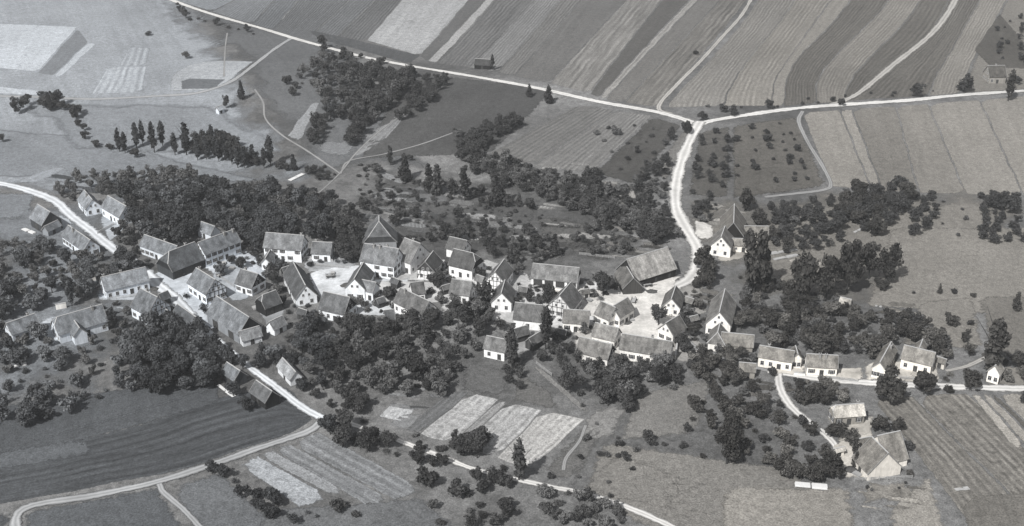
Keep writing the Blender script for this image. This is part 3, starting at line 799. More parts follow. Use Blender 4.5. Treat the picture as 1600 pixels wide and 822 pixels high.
# left edge, beside the white road
Hs('village_house', (131, 296), (144, 311), (127, 321), 3.6, 'small white house with bright gable, left of its neighbour across the white road', 138, chim=(0.5,))
Hs('village_house', (168, 305), (197, 321), (169, 331), 4.2, 'white house with broad grey roof behind a white picket fence', 134, chim=(0.85,))
Hs('barn', (58, 318), (78, 330), (56, 347), 4.2, 'grey roofed barn standing alone left of the white road', 134, 'wood', chim=(), wins=False, gate=1)
Hs('shed', (68, 353), (90, 343), (84, 358), 2.4, 'low shed right beside the lone barn at the left', 126, 'grey', chim=(), wins=False, gate=1)
Hs('village_house', (106, 351), (141, 374), (102, 374), 3.6, 'house sunk among trees just below the white road', 120, chim=(0.3,))
# upper end of the village
Hs('farmhouse', (225, 365), (277, 384), (232, 389), 4.0, 'long farmhouse with mossy roof touching the large dark barn', 122, 'cream', chim=(0.6,))
Hs('barn', (253, 396), (304, 377), (296, 415), 3.8, 'large dark roofed barn with half hipped end by the street', 94, 'wood', gable='darkwood', hipA=0.6, chim=(0.75,), wins=False, gate=3)
Hs('village_house', (309, 378), (366, 357), (350, 388), 5.6, 'tall white house with darker roof beside the dark barn', 112, chim=(0.7, 0.95))
Hs('shed', (314, 345), (336, 353), (316, 363), 3.0, 'small square roofed outbuilding behind the tall white house', 144, 'cream', chim=(), gate=1, wins=False)
Hs('village_house', (306, 417), (336, 436), (305, 451), 4.4, 'half timbered house with grey roof in the middle of the street', 118, timber=True, chim=(0.1,))
Hs('village_house', (376, 419), (403, 427), (379, 447), 3.6, 'low white house with dark roof above the open fronted barn', 108, chim=(0.2,), gableB='darkwood')
Hs('village_house', (415, 362), (475, 367), (440, 389.5), 5.6, 'long white two storey house with grey roof against the dark wood', 124, chim=(0.93,))
Hs('shed', (422, 389), (414, 403), (427, 405), 3.2, 'tiny white gabled annex in front of the long white house', 124, 'white', chim=(), gate=0)
Hs('village_house', (488, 376.5), (519, 378), (499, 397), 3.6, 'small white house with steep roof and garden hedge at the wood edge', 116, chim=(0.15,))
Hs('village_house', (457, 407), (477, 444), (453, 453), 3.6, 'steep dark roofed house with bright white gable facing the road bend', 88, chim=(), pitch=1.2)
Hs('barn', (404, 462), (431, 452), (427, 478), 3.6, 'dark roofed barn with open black front', 84, 'darkwood', gable='darkwood', chim=(), wins=False, gate=2, hipA=0.5)
Hs('barn', (338, 462), (389, 493.5), (343, 505), 4.0, 'largest barn of the street, wide grey roof and dark boarded gable', 120, 'grey', gable='darkwood', chim=(), wins=False, gate=2)
Hs('shed', (373, 517), (405, 508), (398, 528), 2.6, 'mottled roofed lean shed at the foot of the largest barn', 146, 'cream', chim=(), wins=False, gate=1)
Hs('shed', (420, 502), (441, 492), (437, 512), 2.6, 'low shed with white end wall beside the open fronted barn', 128, 'white', chim=(), wins=False, gate=1)
# left end
Hs('farmhouse', (157, 432), (227, 416.5), (195, 448), 4.0, 'very long white farmhouse with pale grey roof by the street end', 138, chim=(0.05, 0.45), hipA=0.0)
Hs('village_house', (219, 449), (246, 463.5), (211, 484), 4.4, 'half timbered gable house with dark roof facing the trees', 104, timber=True, chim=(0.3,))
Hs('shed', (247, 459), (262, 453), (259, 468), 2.6, 'little dark roofed shed beside the half timbered gable', 90, 'wood', chim=(), wins=False, gate=1)
Hs('farmhouse', (81, 496), (159, 475), (127, 514), 3.8, 'long grey roofed farmhouse with cross gable near the left edge', 132, 'cream', chim=(0.8,), hipA=0.4)
Hs('shed', (114, 497), (124, 512), (132, 511), 3.8, 'narrow cross gabled wing in front of the long grey roof', 132, 'cream', chim=(), wins=False)
Hs('village_house', (9, 504), (54, 489), (36, 518), 3.6, 'grey roofed house at the very left edge among trees', 126, 'cream', chim=(0.8,))
Hs('village_house', (277, 474), (306, 494), (263, 492), 3.6, 'dark roofed house almost hidden by the street trees', 92, 'cream', chim=())
Hs('shed', (354, 565), (375, 578), (355, 589), 3.0, 'square roofed outbuilding in the trees left of the lane', 124, 'wood', chim=(), wins=False, gate=1)
Hs('barn', (400, 593), (425, 610), (401, 621), 3.0, 'dark boarded field barn at the lane before the striped field', 96, 'darkwood', gable='darkwood', chim=(), wins=False, gate=1)
Hs('shed', (441, 558), (462, 580), (430, 571), 2.6, 'pale roofed shed in the shrubs right of the lane', 150, 'cream', chim=(), wins=False, gate=1)
# centre
Hs('village_house', (569, 380), (623, 387), (593, 413), 6.2, 'biggest white house of the village with three chimneys', 126, chim=(0.3, 0.48, 0.66))
Hs('barn', (592, 336), (592, 352), (566, 374), 4.4, 'broad hipped barn roof rising behind the biggest white house', 98, 'grey', chim=(), hipB=0.7, wins=False, gate=1, gable='wood')
Hs('village_house', (632, 371), (657, 379), (640, 412), 5.0, 'pale patched roof house right of the biggest white house', 124, chim=(0.5,))
Hs('village_house', (677, 391), (664, 408), (689, 412), 4.0, 'narrow dark gabled house with ladder like beams', 86, 'white', gable='wood', timber=True, chim=())
Hs('village_house', (702.5, 369), (730, 374.5), (709, 391), 3.8, 'small dark roofed house at the upper garden edge', 102, 'white', chim=())
Hs('village_house', (709, 388), (747, 396), (720, 419), 4.4, 'dark roofed house with half hipped end and white base', 92, 'white', gableB='darkwood', hipB=0.5, chim=())
Hs('village_house', (706, 435), (738, 439), (720, 461), 3.8, 'short white house with streaked roof beside the round tree', 116, chim=())
Hs('village_house', (641, 441), (662, 438), (655, 459), 3.6, 'small dark roofed house behind the streaky roof house', 96, chim=())
Hs('village_house', (626, 449), (671, 469.5), (636, 483), 4.0, 'streaky roof house with white chimney above the central trees', 104, chim=(0.2,))
Hs('village_house', (568, 409), (553, 434.5), (577, 441), 5.0, 'white gable house with rows of windows at the open place', 98, chim=())
Hs('village_house', (565, 436), (588, 440), (576, 456), 4.0, 'white low wing with light roof leaning on the gable house', 118, chim=())
Hs('village_house', (505.5, 455), (547, 463), (518, 488), 3.8, 'grey roofed house with dark gable boards at the central grove', 106, 'white', gable='darkwood', chim=())
Hs('shed', (600, 484), (616, 482), (608, 500), 2.6, 'dark roofed shed dipped into the central grove', 98, 'wood', chim=(), wins=False, gate=1)
Hs('village_house', (788, 403.5), (773, 424), (794, 435), 4.4, 'upper of two white timbered gables turned to the round tree', 104, timber=True, chim=())
Hs('village_house', (789, 436), (783, 457), (803, 465), 3.8, 'lower of two white gables beside the round tree', 94, chim=())
Hs('village_house', (805, 471), (851, 476.5), (820, 501), 3.8, 'mottled roof house in front of the white gables', 108, chim=())
Hs('barn', (832.5, 410), (905.5, 418), (865, 438), 4.0, 'long grey barn with white posts along its open front', 120, 'white', gableB='darkwood', chim=(), wins=False, gate=4)
Hs('village_house', (892, 439.6), (874, 461), (903, 475), 4.2, 'tall steep gable house below the long grey barn', 104, 'cream', chim=(), timber=True)
Hs('village_house', (880, 481.5), (922, 485), (902, 506), 3.8, 'light roofed house at the foot of the steep gable', 124, chim=())
Hs('village_house', (939, 469), (962, 480), (950, 501), 4.0, 'left half of the angled house beside the open square', 118, gableA='wood', chim=())
Hs('village_house', (981, 463.5), (957, 478), (982, 490), 4.2, 'angled house wing pointing at the open square', 116, chim=())
Hs('village_house', (930, 502.6), (967, 512), (940, 529), 3.8, 'pale roofed house with bright white gable end', 136, chim=())
Hs('village_house', (906, 524.5), (957, 538), (920, 555), 3.8, 'long house with mottled roof above the lower trees', 116, 'cream', gableB='darkwood', chim=())
Hs('farmhouse', (972, 519.6), (1051, 533), (1006, 552), 4.2, 'longest roof at the lower side of the square, white walls', 118, chim=(0.6,))
Hs('barn', (979, 404), (1043, 385.6), (1028, 430), 3.4, 'great pale roofed barn with black front on the square', 158, 'darkwood', gable='darkwood', chim=(), wins=False, gate=3)
Hs('shed', (976, 409), (990, 434), (961, 430), 2.8, 'dark lean building at the left flank of the great barn', 104, 'wood', chim=(), wins=False, gate=1)
Hs('village_house', (1056, 445), (1049, 466), (1068, 471), 3.4, 'dark roofed cottage right of the open square', 98, chim=())
Hs('village_house', (1061.6, 491), (1040, 504), (1063, 518), 4.0, 'white gable cottage beside the walled garden', 100, chim=())
Hs('village_house', (1133, 450), (1124, 486.5), (1148, 489), 4.6, 'tall house with huge steep roof and white gable', 130, chim=(), pitch=1.15)
Hs('shed', (1125, 504), (1120, 524), (1105, 533), 3.2, 'hipped annex in front of the tall white gable', 110, 'white', chim=(), hipB=0.98, wins=False)
Hs('shed', (1127.5, 518), (1179, 522.5), (1155, 541), 3.0, 'grey roofed stable stretching right of the hipped annex', 130, 'grey', chim=(), wins=False, gate=2)
Hs('village_house', (760, 523), (794, 530.6), (775, 549), 3.6, 'small house with plain grey roof at the orchard edge', 112, chim=())
Hs('shed', (803, 513), (824, 507), (814, 526), 2.6, 'tiny dark roofed shed behind the orchard edge house', 96, 'wood', chim=(), wins=False, gate=1)
Hs('shed', (826, 528), (847, 515), (842, 535), 2.6, 'tiny mossy roofed shed beside the round garden tree', 106, 'wood', chim=(), wins=False, gate=1)
# right hand group by the curve of the road
Hs('barn', (1147.5, 317), (1146.5, 347), (1166, 345), 4.4, 'high hipped barn with dark gable above the white farmhouse', 112, 'grey', gable='darkwood', pitch=1.3, chim=(), wins=False, gate=1)
Hs('farmhouse', (1133, 352), (1127, 369), (1145, 383), 4.4, 'white farmhouse with windowed gable by the road curve', 116, chim=())
Hs('barn', (1163, 351.6), (1201, 353), (1183, 367), 3.6, 'low wing right of the high barn', 122, 'white', chim=(), wins=False, gate=2)
Hs('shed', (1144, 371), (1169, 372.5), (1157, 384), 3.2, 'small flat wing joining the white farmhouse on its right', 142, 'white', chim=(), gate=0)
Hs('shed', (1313, 463), (1331, 467), (1316, 480), 2.6, 'bright little roof between the tall trees and the orchard', 176, 'pale' if False else 'white', chim=(), wins=False, gate=1)
# lower right road
Hs('village_house', (1187, 539), (1242, 547), (1205, 561), 4.0, 'long white house by the drive, left of the lower right road', 126, chim=(0.25,))
Hs('shed', (1243, 539), (1247, 552), (1236, 556), 4.2, 'small gabled wing at the end of the house by the drive', 116, 'white', chim=(), gate=0)
Hs('village_house', (1260, 552), (1310, 554), (1285, 574), 3.6, 'plain grey roofed house with two chimneys on the lower right road', 134, chim=(0.42, 0.62))
Hs('shed', (1155, 565), (1182, 567), (1169, 581), 2.8, 'pale roofed shed left of the drive', 122, 'grey', chim=(), wins=False, gate=1)
Hs('village_house', (1393, 533), (1375, 565), (1391, 569), 4.0, 'white gable house at the roadside left of the broad roof', 128, chim=(0.2,))
Hs('village_house', (1413, 538), (1462.5, 550), (1432, 566), 4.0, 'broad light roofed house right of the white gable', 136, chim=())
Hs('shed', (1442, 529), (1437, 542), (1449, 541), 4.4, 'cross gable peeping over the broad light roof', 130, 'grey', chim=(), wins=False)
Hs('chapel', (1561, 566), (1554, 575), (1562, 581), 4.2, 'tiny white wayside chapel at the right edge', 150, 'white', chim=(), pitch=1.3, gate=0, wins=True, wmin=1.9)
# farm
Hs('farmhouse', (1300, 633), (1350, 629), (1330, 651), 3.4, 'whitish thatch roofed house with trees in front, above the farmyard', 200, 'grey', chim=(0.85,), hipA=0.5)
Hs('barn', (1362, 681), (1388, 707), (1346, 731), 2.7, 'farm barn with ribbed grey roof facing the yard', 122, 'cream', chim=(), wins=False, gate=1)
Hs('barn', (1371, 680), (1407, 672), (1415, 718), 2.8, 'farm wing with plain roof behind the ribbed barn', 130, 'white', chim=(), wins=False, gate=1)
# far
Hs('field_hut', (742, 90), (768, 91.5), (755, 102), 2.6, 'lone dark field hut above the upper road', 70, 'darkwood', chim=(), wins=False, gate=1)
Hs('farmhouse', (1543, 104), (1570, 104), (1556, 121), 4.0, 'lone farmhouse between trees above the road at the right edge', 86, 'grey', chim=(0.5,))
Hs('field_hut', (338, 167), (348, 163), (346, 172), 2.2, 'pale tiny hut under a dark tree on the upper meadow', 178, 'cream', chim=(), wins=False, gate=1)
Hs('shed', (1341, 685), (1361, 681), (1350, 701), 3.2, 'short hipped roof piece tucked behind the ribbed farm barn', 108, 'cream', chim=(), wins=False)
Hs('shed', (1306, 700), (1318, 697), (1313, 706), 2.2, 'tiny white hut at the head of the farmyard', 190, 'white', chim=(), wins=False, gate=1)
# small outbuildings packed between the houses
for A_, B_, C_, rf, wl, lb in [((352, 400), (366, 397), (361, 407), 128, 'wood', 'small board shed in the yard below the tall white house'), ((440, 418), (452, 414), (449, 424), 96, 'darkwood', 'dark hen house left of the steep dark roof'), ((536, 470), (548, 474), (540, 481), 104, 'wood', 'low shed squeezed right of the white gable house'), ((612, 432), (624, 436), (615, 443), 92, 'wood', 'dark lean shed below the biggest white house'), ((690, 446), (703, 442), (699, 452), 100, 'wood', 'small shed left of the short white house'), ((745, 428), (757, 432), (748, 440), 110, 'cream', 'small pale outbuilding right of the short white house'), ((812, 446), (824, 448), (815, 456), 100, 'wood', 'dark shed in the yard between the white gables and the long barn'), ((862, 482), (874, 484), (866, 491), 112, 'wood', 'low shed at the wall of the steep gable house'), ((908, 452), (920, 450), (917, 459), 104, 'cream', 'small wash house below the long grey barn'), ((872, 512), (885, 515), (876, 522), 96, 'wood', 'dark shed before the light roofed house'), ((1072, 462), (1084, 466), (1075, 473), 120, 'wood', 'garden shed right of the dark roofed cottage'), ((1078, 494), (1090, 491), (1086, 501), 118, 'wood', 'garden shed left of the tall steep house'), ((416, 440), (428, 437), (425, 447), 92, 'darkwood', 'small dark shed above the open fronted barn'), ((466, 480), (480, 484), (470, 492), 94, 'wood', 'mossy shed left of the dark gabled grey roof'), ((588, 466), (600, 462), (597, 473), 96, 'wood', 'shed behind the white wing'), ((250, 478), (262, 484), (250, 490), 98, 'wood', 'small shed under the half timbered gable'), ((132, 462), (146, 458), (142, 468), 124, 'cream', 'pale shed between the two long farmhouses'), ((1466, 556), (1478, 560), (1469, 567), 118, 'cream', 'small shed right of the broad light roof'), ((1330, 560), (1342, 562), (1335, 570), 120, 'wood', 'small shed right of the two chimney house')]:
    Hs('shed', A_, B_, C_, 2.4, lb, rf, wl, chim=(), wins=False, gate=1)

# ------------------------------------------------------------------ trees and shrubs
def crown_arrays(kind, seed, nleaf):
    r = np.random.default_rng(seed)
    if kind == 'broad':   hh, rx, cz, nl = 9.0, 3.8, 4.9, 26
    elif kind == 'fruit': hh, rx, cz, nl = 5.2, 2.8, 2.9, 16
    elif kind == 'poplar': hh, rx, cz, nl = 12.0, 1.9, 6.6, 11
    elif kind == 'conifer': hh, rx, cz, nl = 9.0, 2.2, 4.6, 12
    else: hh, rx, cz, nl = 2.2, 1.6, 0.95, 9
    C, R = [], []; ex = (r.uniform(0.62, 0.9), r.uniform(0.62, 0.9), r.uniform(-0.9, 0.9))
    if seed % 3 == 0: nl = int(nl * 0.65); nleaf = int(nleaf * 0.6)          # airy crowns with open branches
    for i in range(nl):
        d = r.normal(size=3); d /= np.linalg.norm(d); q = r.random() ** 0.5
        if kind == 'broad':
            c = np.array([d[0] * rx * ex[0] * q, d[1] * rx * ex[1] * q, cz + d[2] * 3.0 * q + ex[2] * d[0]]); rad = rx * r.uniform(0.16, 0.44)
        elif kind == 'fruit':
            c = np.array([d[0] * rx * ex[0] * q, d[1] * rx * ex[1] * q, cz + d[2] * 1.6 * q + ex[2] * 0.6 * d[0]]); rad = rx * r.uniform(0.18, 0.44)
        elif kind == 'poplar':
            t = (i + 0.5) / nl; w = math.sin(math.pi * (0.12 + 0.8 * t)) ** 0.8
            c = np.array([d[0] * 0.6 * w, d[1] * 0.6 * w, 1.8 + t * 9.6]); rad = rx * 0.72 * w * r.uniform(0.8, 1.2)
        elif kind == 'conifer':
            t = (i + 0.5) / nl; w = 1.02 - t
            c = np.array([d[0] * 0.7 * w, d[1] * 0.7 * w, 1.0 + t * 7.6]); rad = rx * (0.25 + 0.72 * w) * r.uniform(0.8, 1.1)
        else:
            c = np.array([d[0] * rx * 0.6 * q, d[1] * rx * 0.6 * q, cz + d[2] * 0.45 * q]); rad = rx * r.uniform(0.35, 0.6)
        C.append(c); R.append(rad)
    C = np.array(C); R = np.array(R)
    k = r.choice(nl, nleaf, p=R ** 2 / (R ** 2).sum())
    d = r.normal(size=(nleaf, 3)); d /= np.linalg.norm(d, axis=1)[:, None]
    q = 1.04 - 0.62 * r.random(nleaf) ** 1.5; q *= 1 + 0.10 * np.sin(d[:, 0] * 5 + k) * np.sin(d[:, 2] * 6 + k * 2)
    sq = np.array([1, 1, 0.8]) if kind != 'conifer' else np.array([1, 1, 0.75])
    P = C[k] + d * sq * (R[k] * q)[:, None]
    keep = P[:, 2] > 0.15; P = P[keep]; d = d[keep]; n = len(P)
    nrm = d + r.normal(size=(n, 3)) * 0.75; nrm[:, 2] += 0.25; nrm /= np.linalg.norm(nrm, axis=1)[:, None]
    a = np.cross(nrm, r.normal(size=(n, 3))); a /= np.linalg.norm(a, axis=1)[:, None]; b = np.cross(nrm, a)
    ls = {'broad': 0.34, 'fruit': 0.28, 'poplar': 0.34, 'conifer': 0.34, 'bush': 0.20}[kind]
    s = ls * r.uniform(0.72, 1.3) * r.uniform(0.6, 1.3, n)[:, None]; s2 = s * r.uniform(0.55, 0.95, n)[:, None]
    V = np.stack([P - a * s - b * s2 * 0.4, P + a * s * 0.3 - b * s2, P + a * s + b * s2 * 0.3, P - a * s * 0.2 + b * s2], 1).reshape(-1, 3)
    return V
def trunk_mesh(kind, seed):
    r = random.Random(seed); b = MB()
    h, rad, nb = {'broad': (4.6, 0.26, 5), 'fruit': (2.2, 0.15, 4), 'poplar': (9.0, 0.22, 4), 'conifer': (8.0, 0.18, 3), 'bush': (0.6, 0.06, 4)}[kind]
    p = Vector((0, 0, -0.4)); seg = 3
    for i in range(seg):
        q = Vector((r.uniform(-.12, .12) * (i + 1), r.uniform(-.12, .12) * (i + 1), h * (i + 1) / seg))
        b.tube(p, q, rad * (1 - 0.22 * i), rad * (1 - 0.22 * (i + 1)), 7); p = q
    for i in range(nb):
        t = 2 * math.pi * (i + r.random() * 0.6) / nb; z = h * r.uniform(0.45, 0.95); l = h * r.uniform(0.3, 0.55)
        rise = {'poplar': 1.6, 'conifer': 0.1}.get(kind, 0.8)
        b.tube((0, 0, z), (math.cos(t) * l * 0.7, math.sin(t) * l * 0.7, z + l * 0.7 * rise), rad * 0.42, rad * 0.12, 5)
    return b.me('trunk')
RAD = {'broad': 4.0, 'fruit': 2.9, 'poplar': 1.8, 'conifer': 2.0, 'bush': 1.6}
CZ = {'broad': 4.9, 'fruit': 2.9, 'poplar': 6.4, 'conifer': 4.4, 'bush': 0.95}
NAME = {'broad': 'broadleaf_tree', 'fruit': 'fruit_tree', 'poplar': 'poplar_tree', 'conifer': 'conifer_tree', 'bush': 'shrub'}
NLEAF = {'broad': 2600, 'fruit': 1300, 'poplar': 1000, 'conifer': 1100, 'bush': 420}
NVAR = {'broad': 10, 'fruit': 10, 'poplar': 3, 'conifer': 4, 'bush': 5}
CROWN, TRUNK, CRV = {}, {}, {}
for k in NVAR:
    for i in range(NVAR[k]):
        V = crown_arrays(k, 100 * len(k) + i, NLEAF[k]); CRV[k, i] = V
        me = fast_mesh('crown', V, np.arange(len(V)).reshape(-1, 4)); me.materials.append(LEAF['mid', 0]); CROWN[k, i] = me
        t = trunk_mesh(k, 7 * i + len(k)); t.materials.append(M['bark']); TRUNK[k, i] = t

PLANTS = []            # (x, y, z, kind, scale, tonekey, tint, label, group)
def blocked(x, y, r):
    for (cx, cy, rz, hl, hw) in FOOT:
        dx, dy = x - cx, y - cy; c, s = math.cos(rz), math.sin(rz)
        u, v = abs(dx * c + dy * s), abs(-dx * s + dy * c)
        if u < hl + r and v < hw + r: return True
    return False
ROADPTS = [(S, w) for S, w in ROADS]
def on_road(x, y, r):
    for S, w in ROADPTS:
        if (((S[:, 0] - x) ** 2 + (S[:, 1] - y) ** 2) < (w + r) ** 2).any(): return True
    return False
def plant(p, kind, sc, tk, label, group, px, tall=1.0):
    t = -1 if px < 520 else (1 if px > 1080 else 0)  # same left-to-right haze cast, painted into the leaf colour
    PLANTS.append((p[0], p[1], Hf(p[0], p[1]), kind, sc, tk, t, label, group, tall))
def single(px, py, wpx, kind, label, tk='dark', group=None, tall=1.0):
    """one tree whose crown centre and crown width are read off the photograph"""
    sc = 1.0
    for _ in range(4):
        p = G(px, py, CZ[kind] * sc * tall); sc = 1.17 * wpx / px_scale(p) / (2 * RAD[kind])
    plant(p, kind, sc, tk, label, group or 'single trees', px, tall)
def inside(poly, x, y):
    c = False; n = len(poly); j = n - 1
    for i in range(n):
        (xi, yi), (xj, yj) = poly[i], poly[j]
        if (yi > y) != (yj > y) and x < (xj - xi) * (y - yi) / (yj - yi) + xi: c = not c
        j = i
    return c
def clump(poly, gap, mix, size, label, tk='dark', group=None, maxn=400, shy=0.5):
    """trees spread through an outline, gap = mean distance in metres; mix = list of (kind, weight)"""
    xs_ = [p[0] for p in poly]; ys_ = [p[1] for p in poly]
    got = []; miss = 0; rn = random.Random(int(sum(xs_) * 3 + sum(ys_)))
    kinds = [k for k, w in mix for _ in range(w)]
    while miss < 260 and len(got) < maxn:
        px, py = rn.uniform(min(xs_), max(xs_)), rn.uniform(min(ys_), max(ys_))
        if not inside(poly, px, py): continue
        kind = rn.choice(kinds); sc = rn.uniform(*size)
        p = G(px, py, CZ[kind] * sc * 0.8)
        g = gap * 0.92 * (0.7 + 0.5 * rn.random())
        if any((p[0] - q[0]) ** 2 + (p[1] - q[1]) ** 2 < g * g for q in got) or blocked(p[0], p[1], RAD[kind] * sc * shy) or on_road(p[0], p[1], RAD[kind] * sc * 0.5):
            miss += 1; continue
        miss = 0; got.append(p)
        t = tk if isinstance(tk, str) else rn.choice(tk)
        nm = {'broad': 'tree', 'fruit': 'fruit tree', 'poplar': 'slim tree', 'conifer': 'pointed tree', 'bush': 'shrub'}[kind]
        nm = ('large ' if sc > lerp(size[0], size[1], 0.68) else 'small ' if sc < lerp(size[0], size[1], 0.32) else 'middling ') + {'dark': 'dark ', 'mid': 'grey ', 'light': 'pale '}[t] + nm
        plant(p, kind, sc, t, label.replace('*', nm), group or label.replace('* ', ''), px)
def row_of(pts, gap, mix, size, label, tk='dark', group=None, spread=1.5):
    P = np.array([G(*q)[:2] for q in pts]); L = np.linalg.norm(np.diff(P, axis=0), axis=1).sum()
    S = spline(P, max(2, int(L / gap) + 1)); rn = random.Random(int(pts[0][0] * 5 + pts[0][1])); kinds = [k for k, w in mix for _ in range(w)]
    for s in S:
        x, y = s[0] + rn.gauss(0, spread), s[1] + rn.gauss(0, spread); kind = rn.choice(kinds); sc = rn.uniform(*size)
        if blocked(x, y, 0.5) or on_road(x, y, 0.4): continue
        t = tk if isinstance(tk, str) else rn.choice(tk)
        nm = {'broad': 'tree', 'fruit': 'fruit tree', 'poplar': 'slim tree', 'conifer': 'pointed tree', 'bush': 'shrub'}[kind]
        nm = ('large ' if sc > lerp(size[0], size[1], 0.68) else 'small ' if sc < lerp(size[0], size[1], 0.32) else 'middling ') + {'dark': 'dark ', 'mid': 'grey ', 'light': 'pale '}[t] + nm
        plant((x, y), kind, sc, t, label.replace('*', nm), group or label.replace('* ', ''), pts[0][0])

B, FT, PO, CO, BU = 'broad', 'fruit', 'poplar', 'conifer', 'bush'
MD = ['dark', 'dark', 'dark', 'mid', 'mid', 'light']; ML = ['dark', 'mid', 'mid', 'light', 'light']
# wood below the upper road
clump([(545, 102), (600, 103), (655, 113), (634, 140), (600, 168), (578, 192), (556, 200), (548, 180), (520, 178), (500, 162), (520, 132)], 6.0, [(B, 4), (FT, 2)], (0.6, 1.2), '* in the dense wood below the upper road', ['dark', 'dark', 'dark', 'mid'])
clump([(478, 206), (490, 182), (512, 178), (508, 202), (490, 220)], 5.0, [(B, 2), (FT, 2)], (0.6, 0.95), '* of the lower left tip of the dense wood', 'dark')
clump([(538, 206), (552, 196), (572, 200), (562, 220), (542, 220)], 5.0, [(B, 2), (FT, 2)], (0.6, 0.9), '* of the lower right tip of the dense wood', 'dark')
clump([(668, 118), (696, 120), (686, 142), (652, 166), (640, 178), (622, 180), (628, 160), (645, 140)], 5.6, [(B, 3), (FT, 2)], (0.6, 0.95), '* in the narrow spur right of the dense wood', 'dark')
clump([(505, 82), (560, 95), (545, 110), (530, 120), (510, 150), (480, 125), (470, 110), (500, 95)], 7.0, [(B, 3), (FT, 2), (BU, 1)], (0.65, 1.05), '* in the loose fringe at the upper end of the wood', MD)
clump([(445, 120), (470, 105), (475, 130), (455, 145)], 11, [(FT, 2), (BU, 2)], (0.8, 1.2), '* on the open slope above the wood fringe', MD)
row_of([(505, 76), (525, 79), (540, 82), (600, 96), (640, 101)], 9, [(FT, 1), (B, 1)], (0.7, 0.95), '* lining the upper road above the wood', 'dark')
# upper left hedge and poplar line
row_of([(20, 178), (40, 168), (62, 168), (90, 172), (108, 176), (120, 182)], 4.2, [(B, 3), (FT, 1)], (0.9, 1.25), '* of the dark hedge wood in the upper left', 'dark', spread=2.5)
row_of([(118, 176), (130, 200), (138, 212), (150, 226), (175, 234)], 6.0, [(FT, 2), (BU, 2)], (0.7, 1.1), '* of the thin hedge dropping from the upper left wood', MD)
for i, (x, y, w) in enumerate([(184, 216, 11), (193, 220, 10), (211, 210, 11), (221, 208, 10), (238, 213, 13), (252, 209, 10), (271, 221, 11), (288, 213, 15)]):
    single(x, y, w, PO, ['first', 'second', 'third', 'fourth', 'fifth', 'sixth', 'seventh', 'eighth'][i] + ' slim tree from the left in the loose meadow row', 'dark', 'slim trees in the loose meadow row')
single(210, 238, 16, FT, 'round little tree just below the loose meadow row', 'dark'); single(2, 214, 14, FT, 'dark tree cut by the left edge on the pale meadow', 'dark')
clump([(294, 226), (310, 212), (345, 208), (358, 216), (384, 238), (384, 250), (360, 248), (335, 238), (300, 238)], 4.4, [(B, 3), (PO, 1)], (0.65, 0.95), '* of the dark thicket at the stream bend', 'dark')
row_of([(384, 252), (405, 264), (428, 266), (450, 268), (476, 270)], 4.6, [(FT, 3), (PO, 1), (CO, 1)], (0.75, 1.15), '* in the stream hedge right of the thicket', 'dark')
clump([(488, 262), (505, 258), (522, 268), (526, 276), (490, 278)], 4.5, [(FT, 2), (BU, 1)], (0.7, 1.0), '* at the end of the stream hedge by the footpath', 'dark')
single(394, 240, 13, CO, 'upright dark tree above the stream hedge', 'dark'); single(421, 236, 12, PO, 'slim dark tree above the stream hedge', 'dark')
single(353, 157, 17, B, 'dark tree above the pale tiny hut', 'dark'); single(376, 140, 12, CO, 'pointed tree right of the pale tiny hut', 'dark')
single(290, 84, 14, FT, 'small tree on the upper meadow left of the field path', 'mid'); single(232, 52, 10, BU, 'lone bush high on the pale slope', 'mid')
row_of([(275, 8), (285, 24), (300, 32)], 8, [(FT, 2), (BU, 1)], (0.8, 1.1), '* where the main road leaves the upper edge', 'dark')
row_of([(310, 30), (360, 45), (400, 56)], 9, [(BU, 2), (FT, 1)], (0.6, 1.1), '* along the bank under the main road', MD)
# big wood left and behind the village
clump([(150, 286), (180, 268), (235, 262), (300, 272), (330, 285), (300, 300), (240, 300), (200, 300), (170, 300)], 7.0, [(B, 4), (FT, 2)], (0.7, 1.0), '* on the upper side of the big wood', ML)
clump([(180, 300), (330, 285), (390, 290), (450, 288), (500, 305), (545, 318), (560, 345), (555, 372), (520, 372), (478, 364), (412, 358), (400, 380), (380, 365), (362, 350), (338, 342), (312, 338), (296, 365), (280, 375), (222, 360), (200, 345), (195, 320)], 6.2, [(B, 5), (FT, 2)], (0.75, 1.25), '* in the big wood behind the village', ['dark', 'dark', 'dark', 'mid', 'mid'])
clump([(85, 300), (110, 272), (150, 268), (165, 290), (155, 300), (150, 292), (125, 290), (112, 316)], 7, [(B, 2), (FT, 2)], (0.6, 0.9), '* around the small white house by the white road', ML)
clump([(175, 365), (190, 350), (215, 365), (212, 395), (198, 392)], 6, [(B, 2), (FT, 2)], (0.7, 0.95), '* between the white road and the long farmhouse', MD)
# left gardens, leaf tones raised to paint in the haze
clump([(-20, 400), (0, 380), (60, 372), (100, 395), (140, 395), (185, 408), (200, 418), (150, 432), (140, 452), (80, 450), (60, 475), (-20, 492)], 5.6, [(B, 3), (FT, 3), (BU, 1)], (0.65, 1.0), '* in the garden wood below the white road', ML)
clump([(-20, 500), (50, 505), (80, 530), (90, 545), (40, 560), (-20, 560)], 7.5, [(B, 2), (FT, 3)], (0.7, 1.0), '* in front of the house at the left edge', ML)
clump([(-20, 560), (90, 545), (160, 520), (200, 530), (215, 570), (230, 600), (200, 608), (140, 625), (105, 640), (40, 655), (-20, 665)], 7.0, [(FT, 4), (BU, 4), (B, 1)], (0.7, 1.15), '* scattered over the lower left orchard', ML)
single(36, 648, 32, B, 'broad tree at the field edge in the lower left orchard', 'mid'); single(60, 640, 22, FT, 'smaller tree touching the broad one in the lower left orchard', 'mid')
single(174, 495, 26, B, 'round dark tree between the long grey roof and the timbered gable', 'dark'); single(120, 455, 22, B, 'garden tree above the long grey roof', 'mid'); single(108, 452, 14, PO, 'slim tree beside the white garden wall', 'mid')
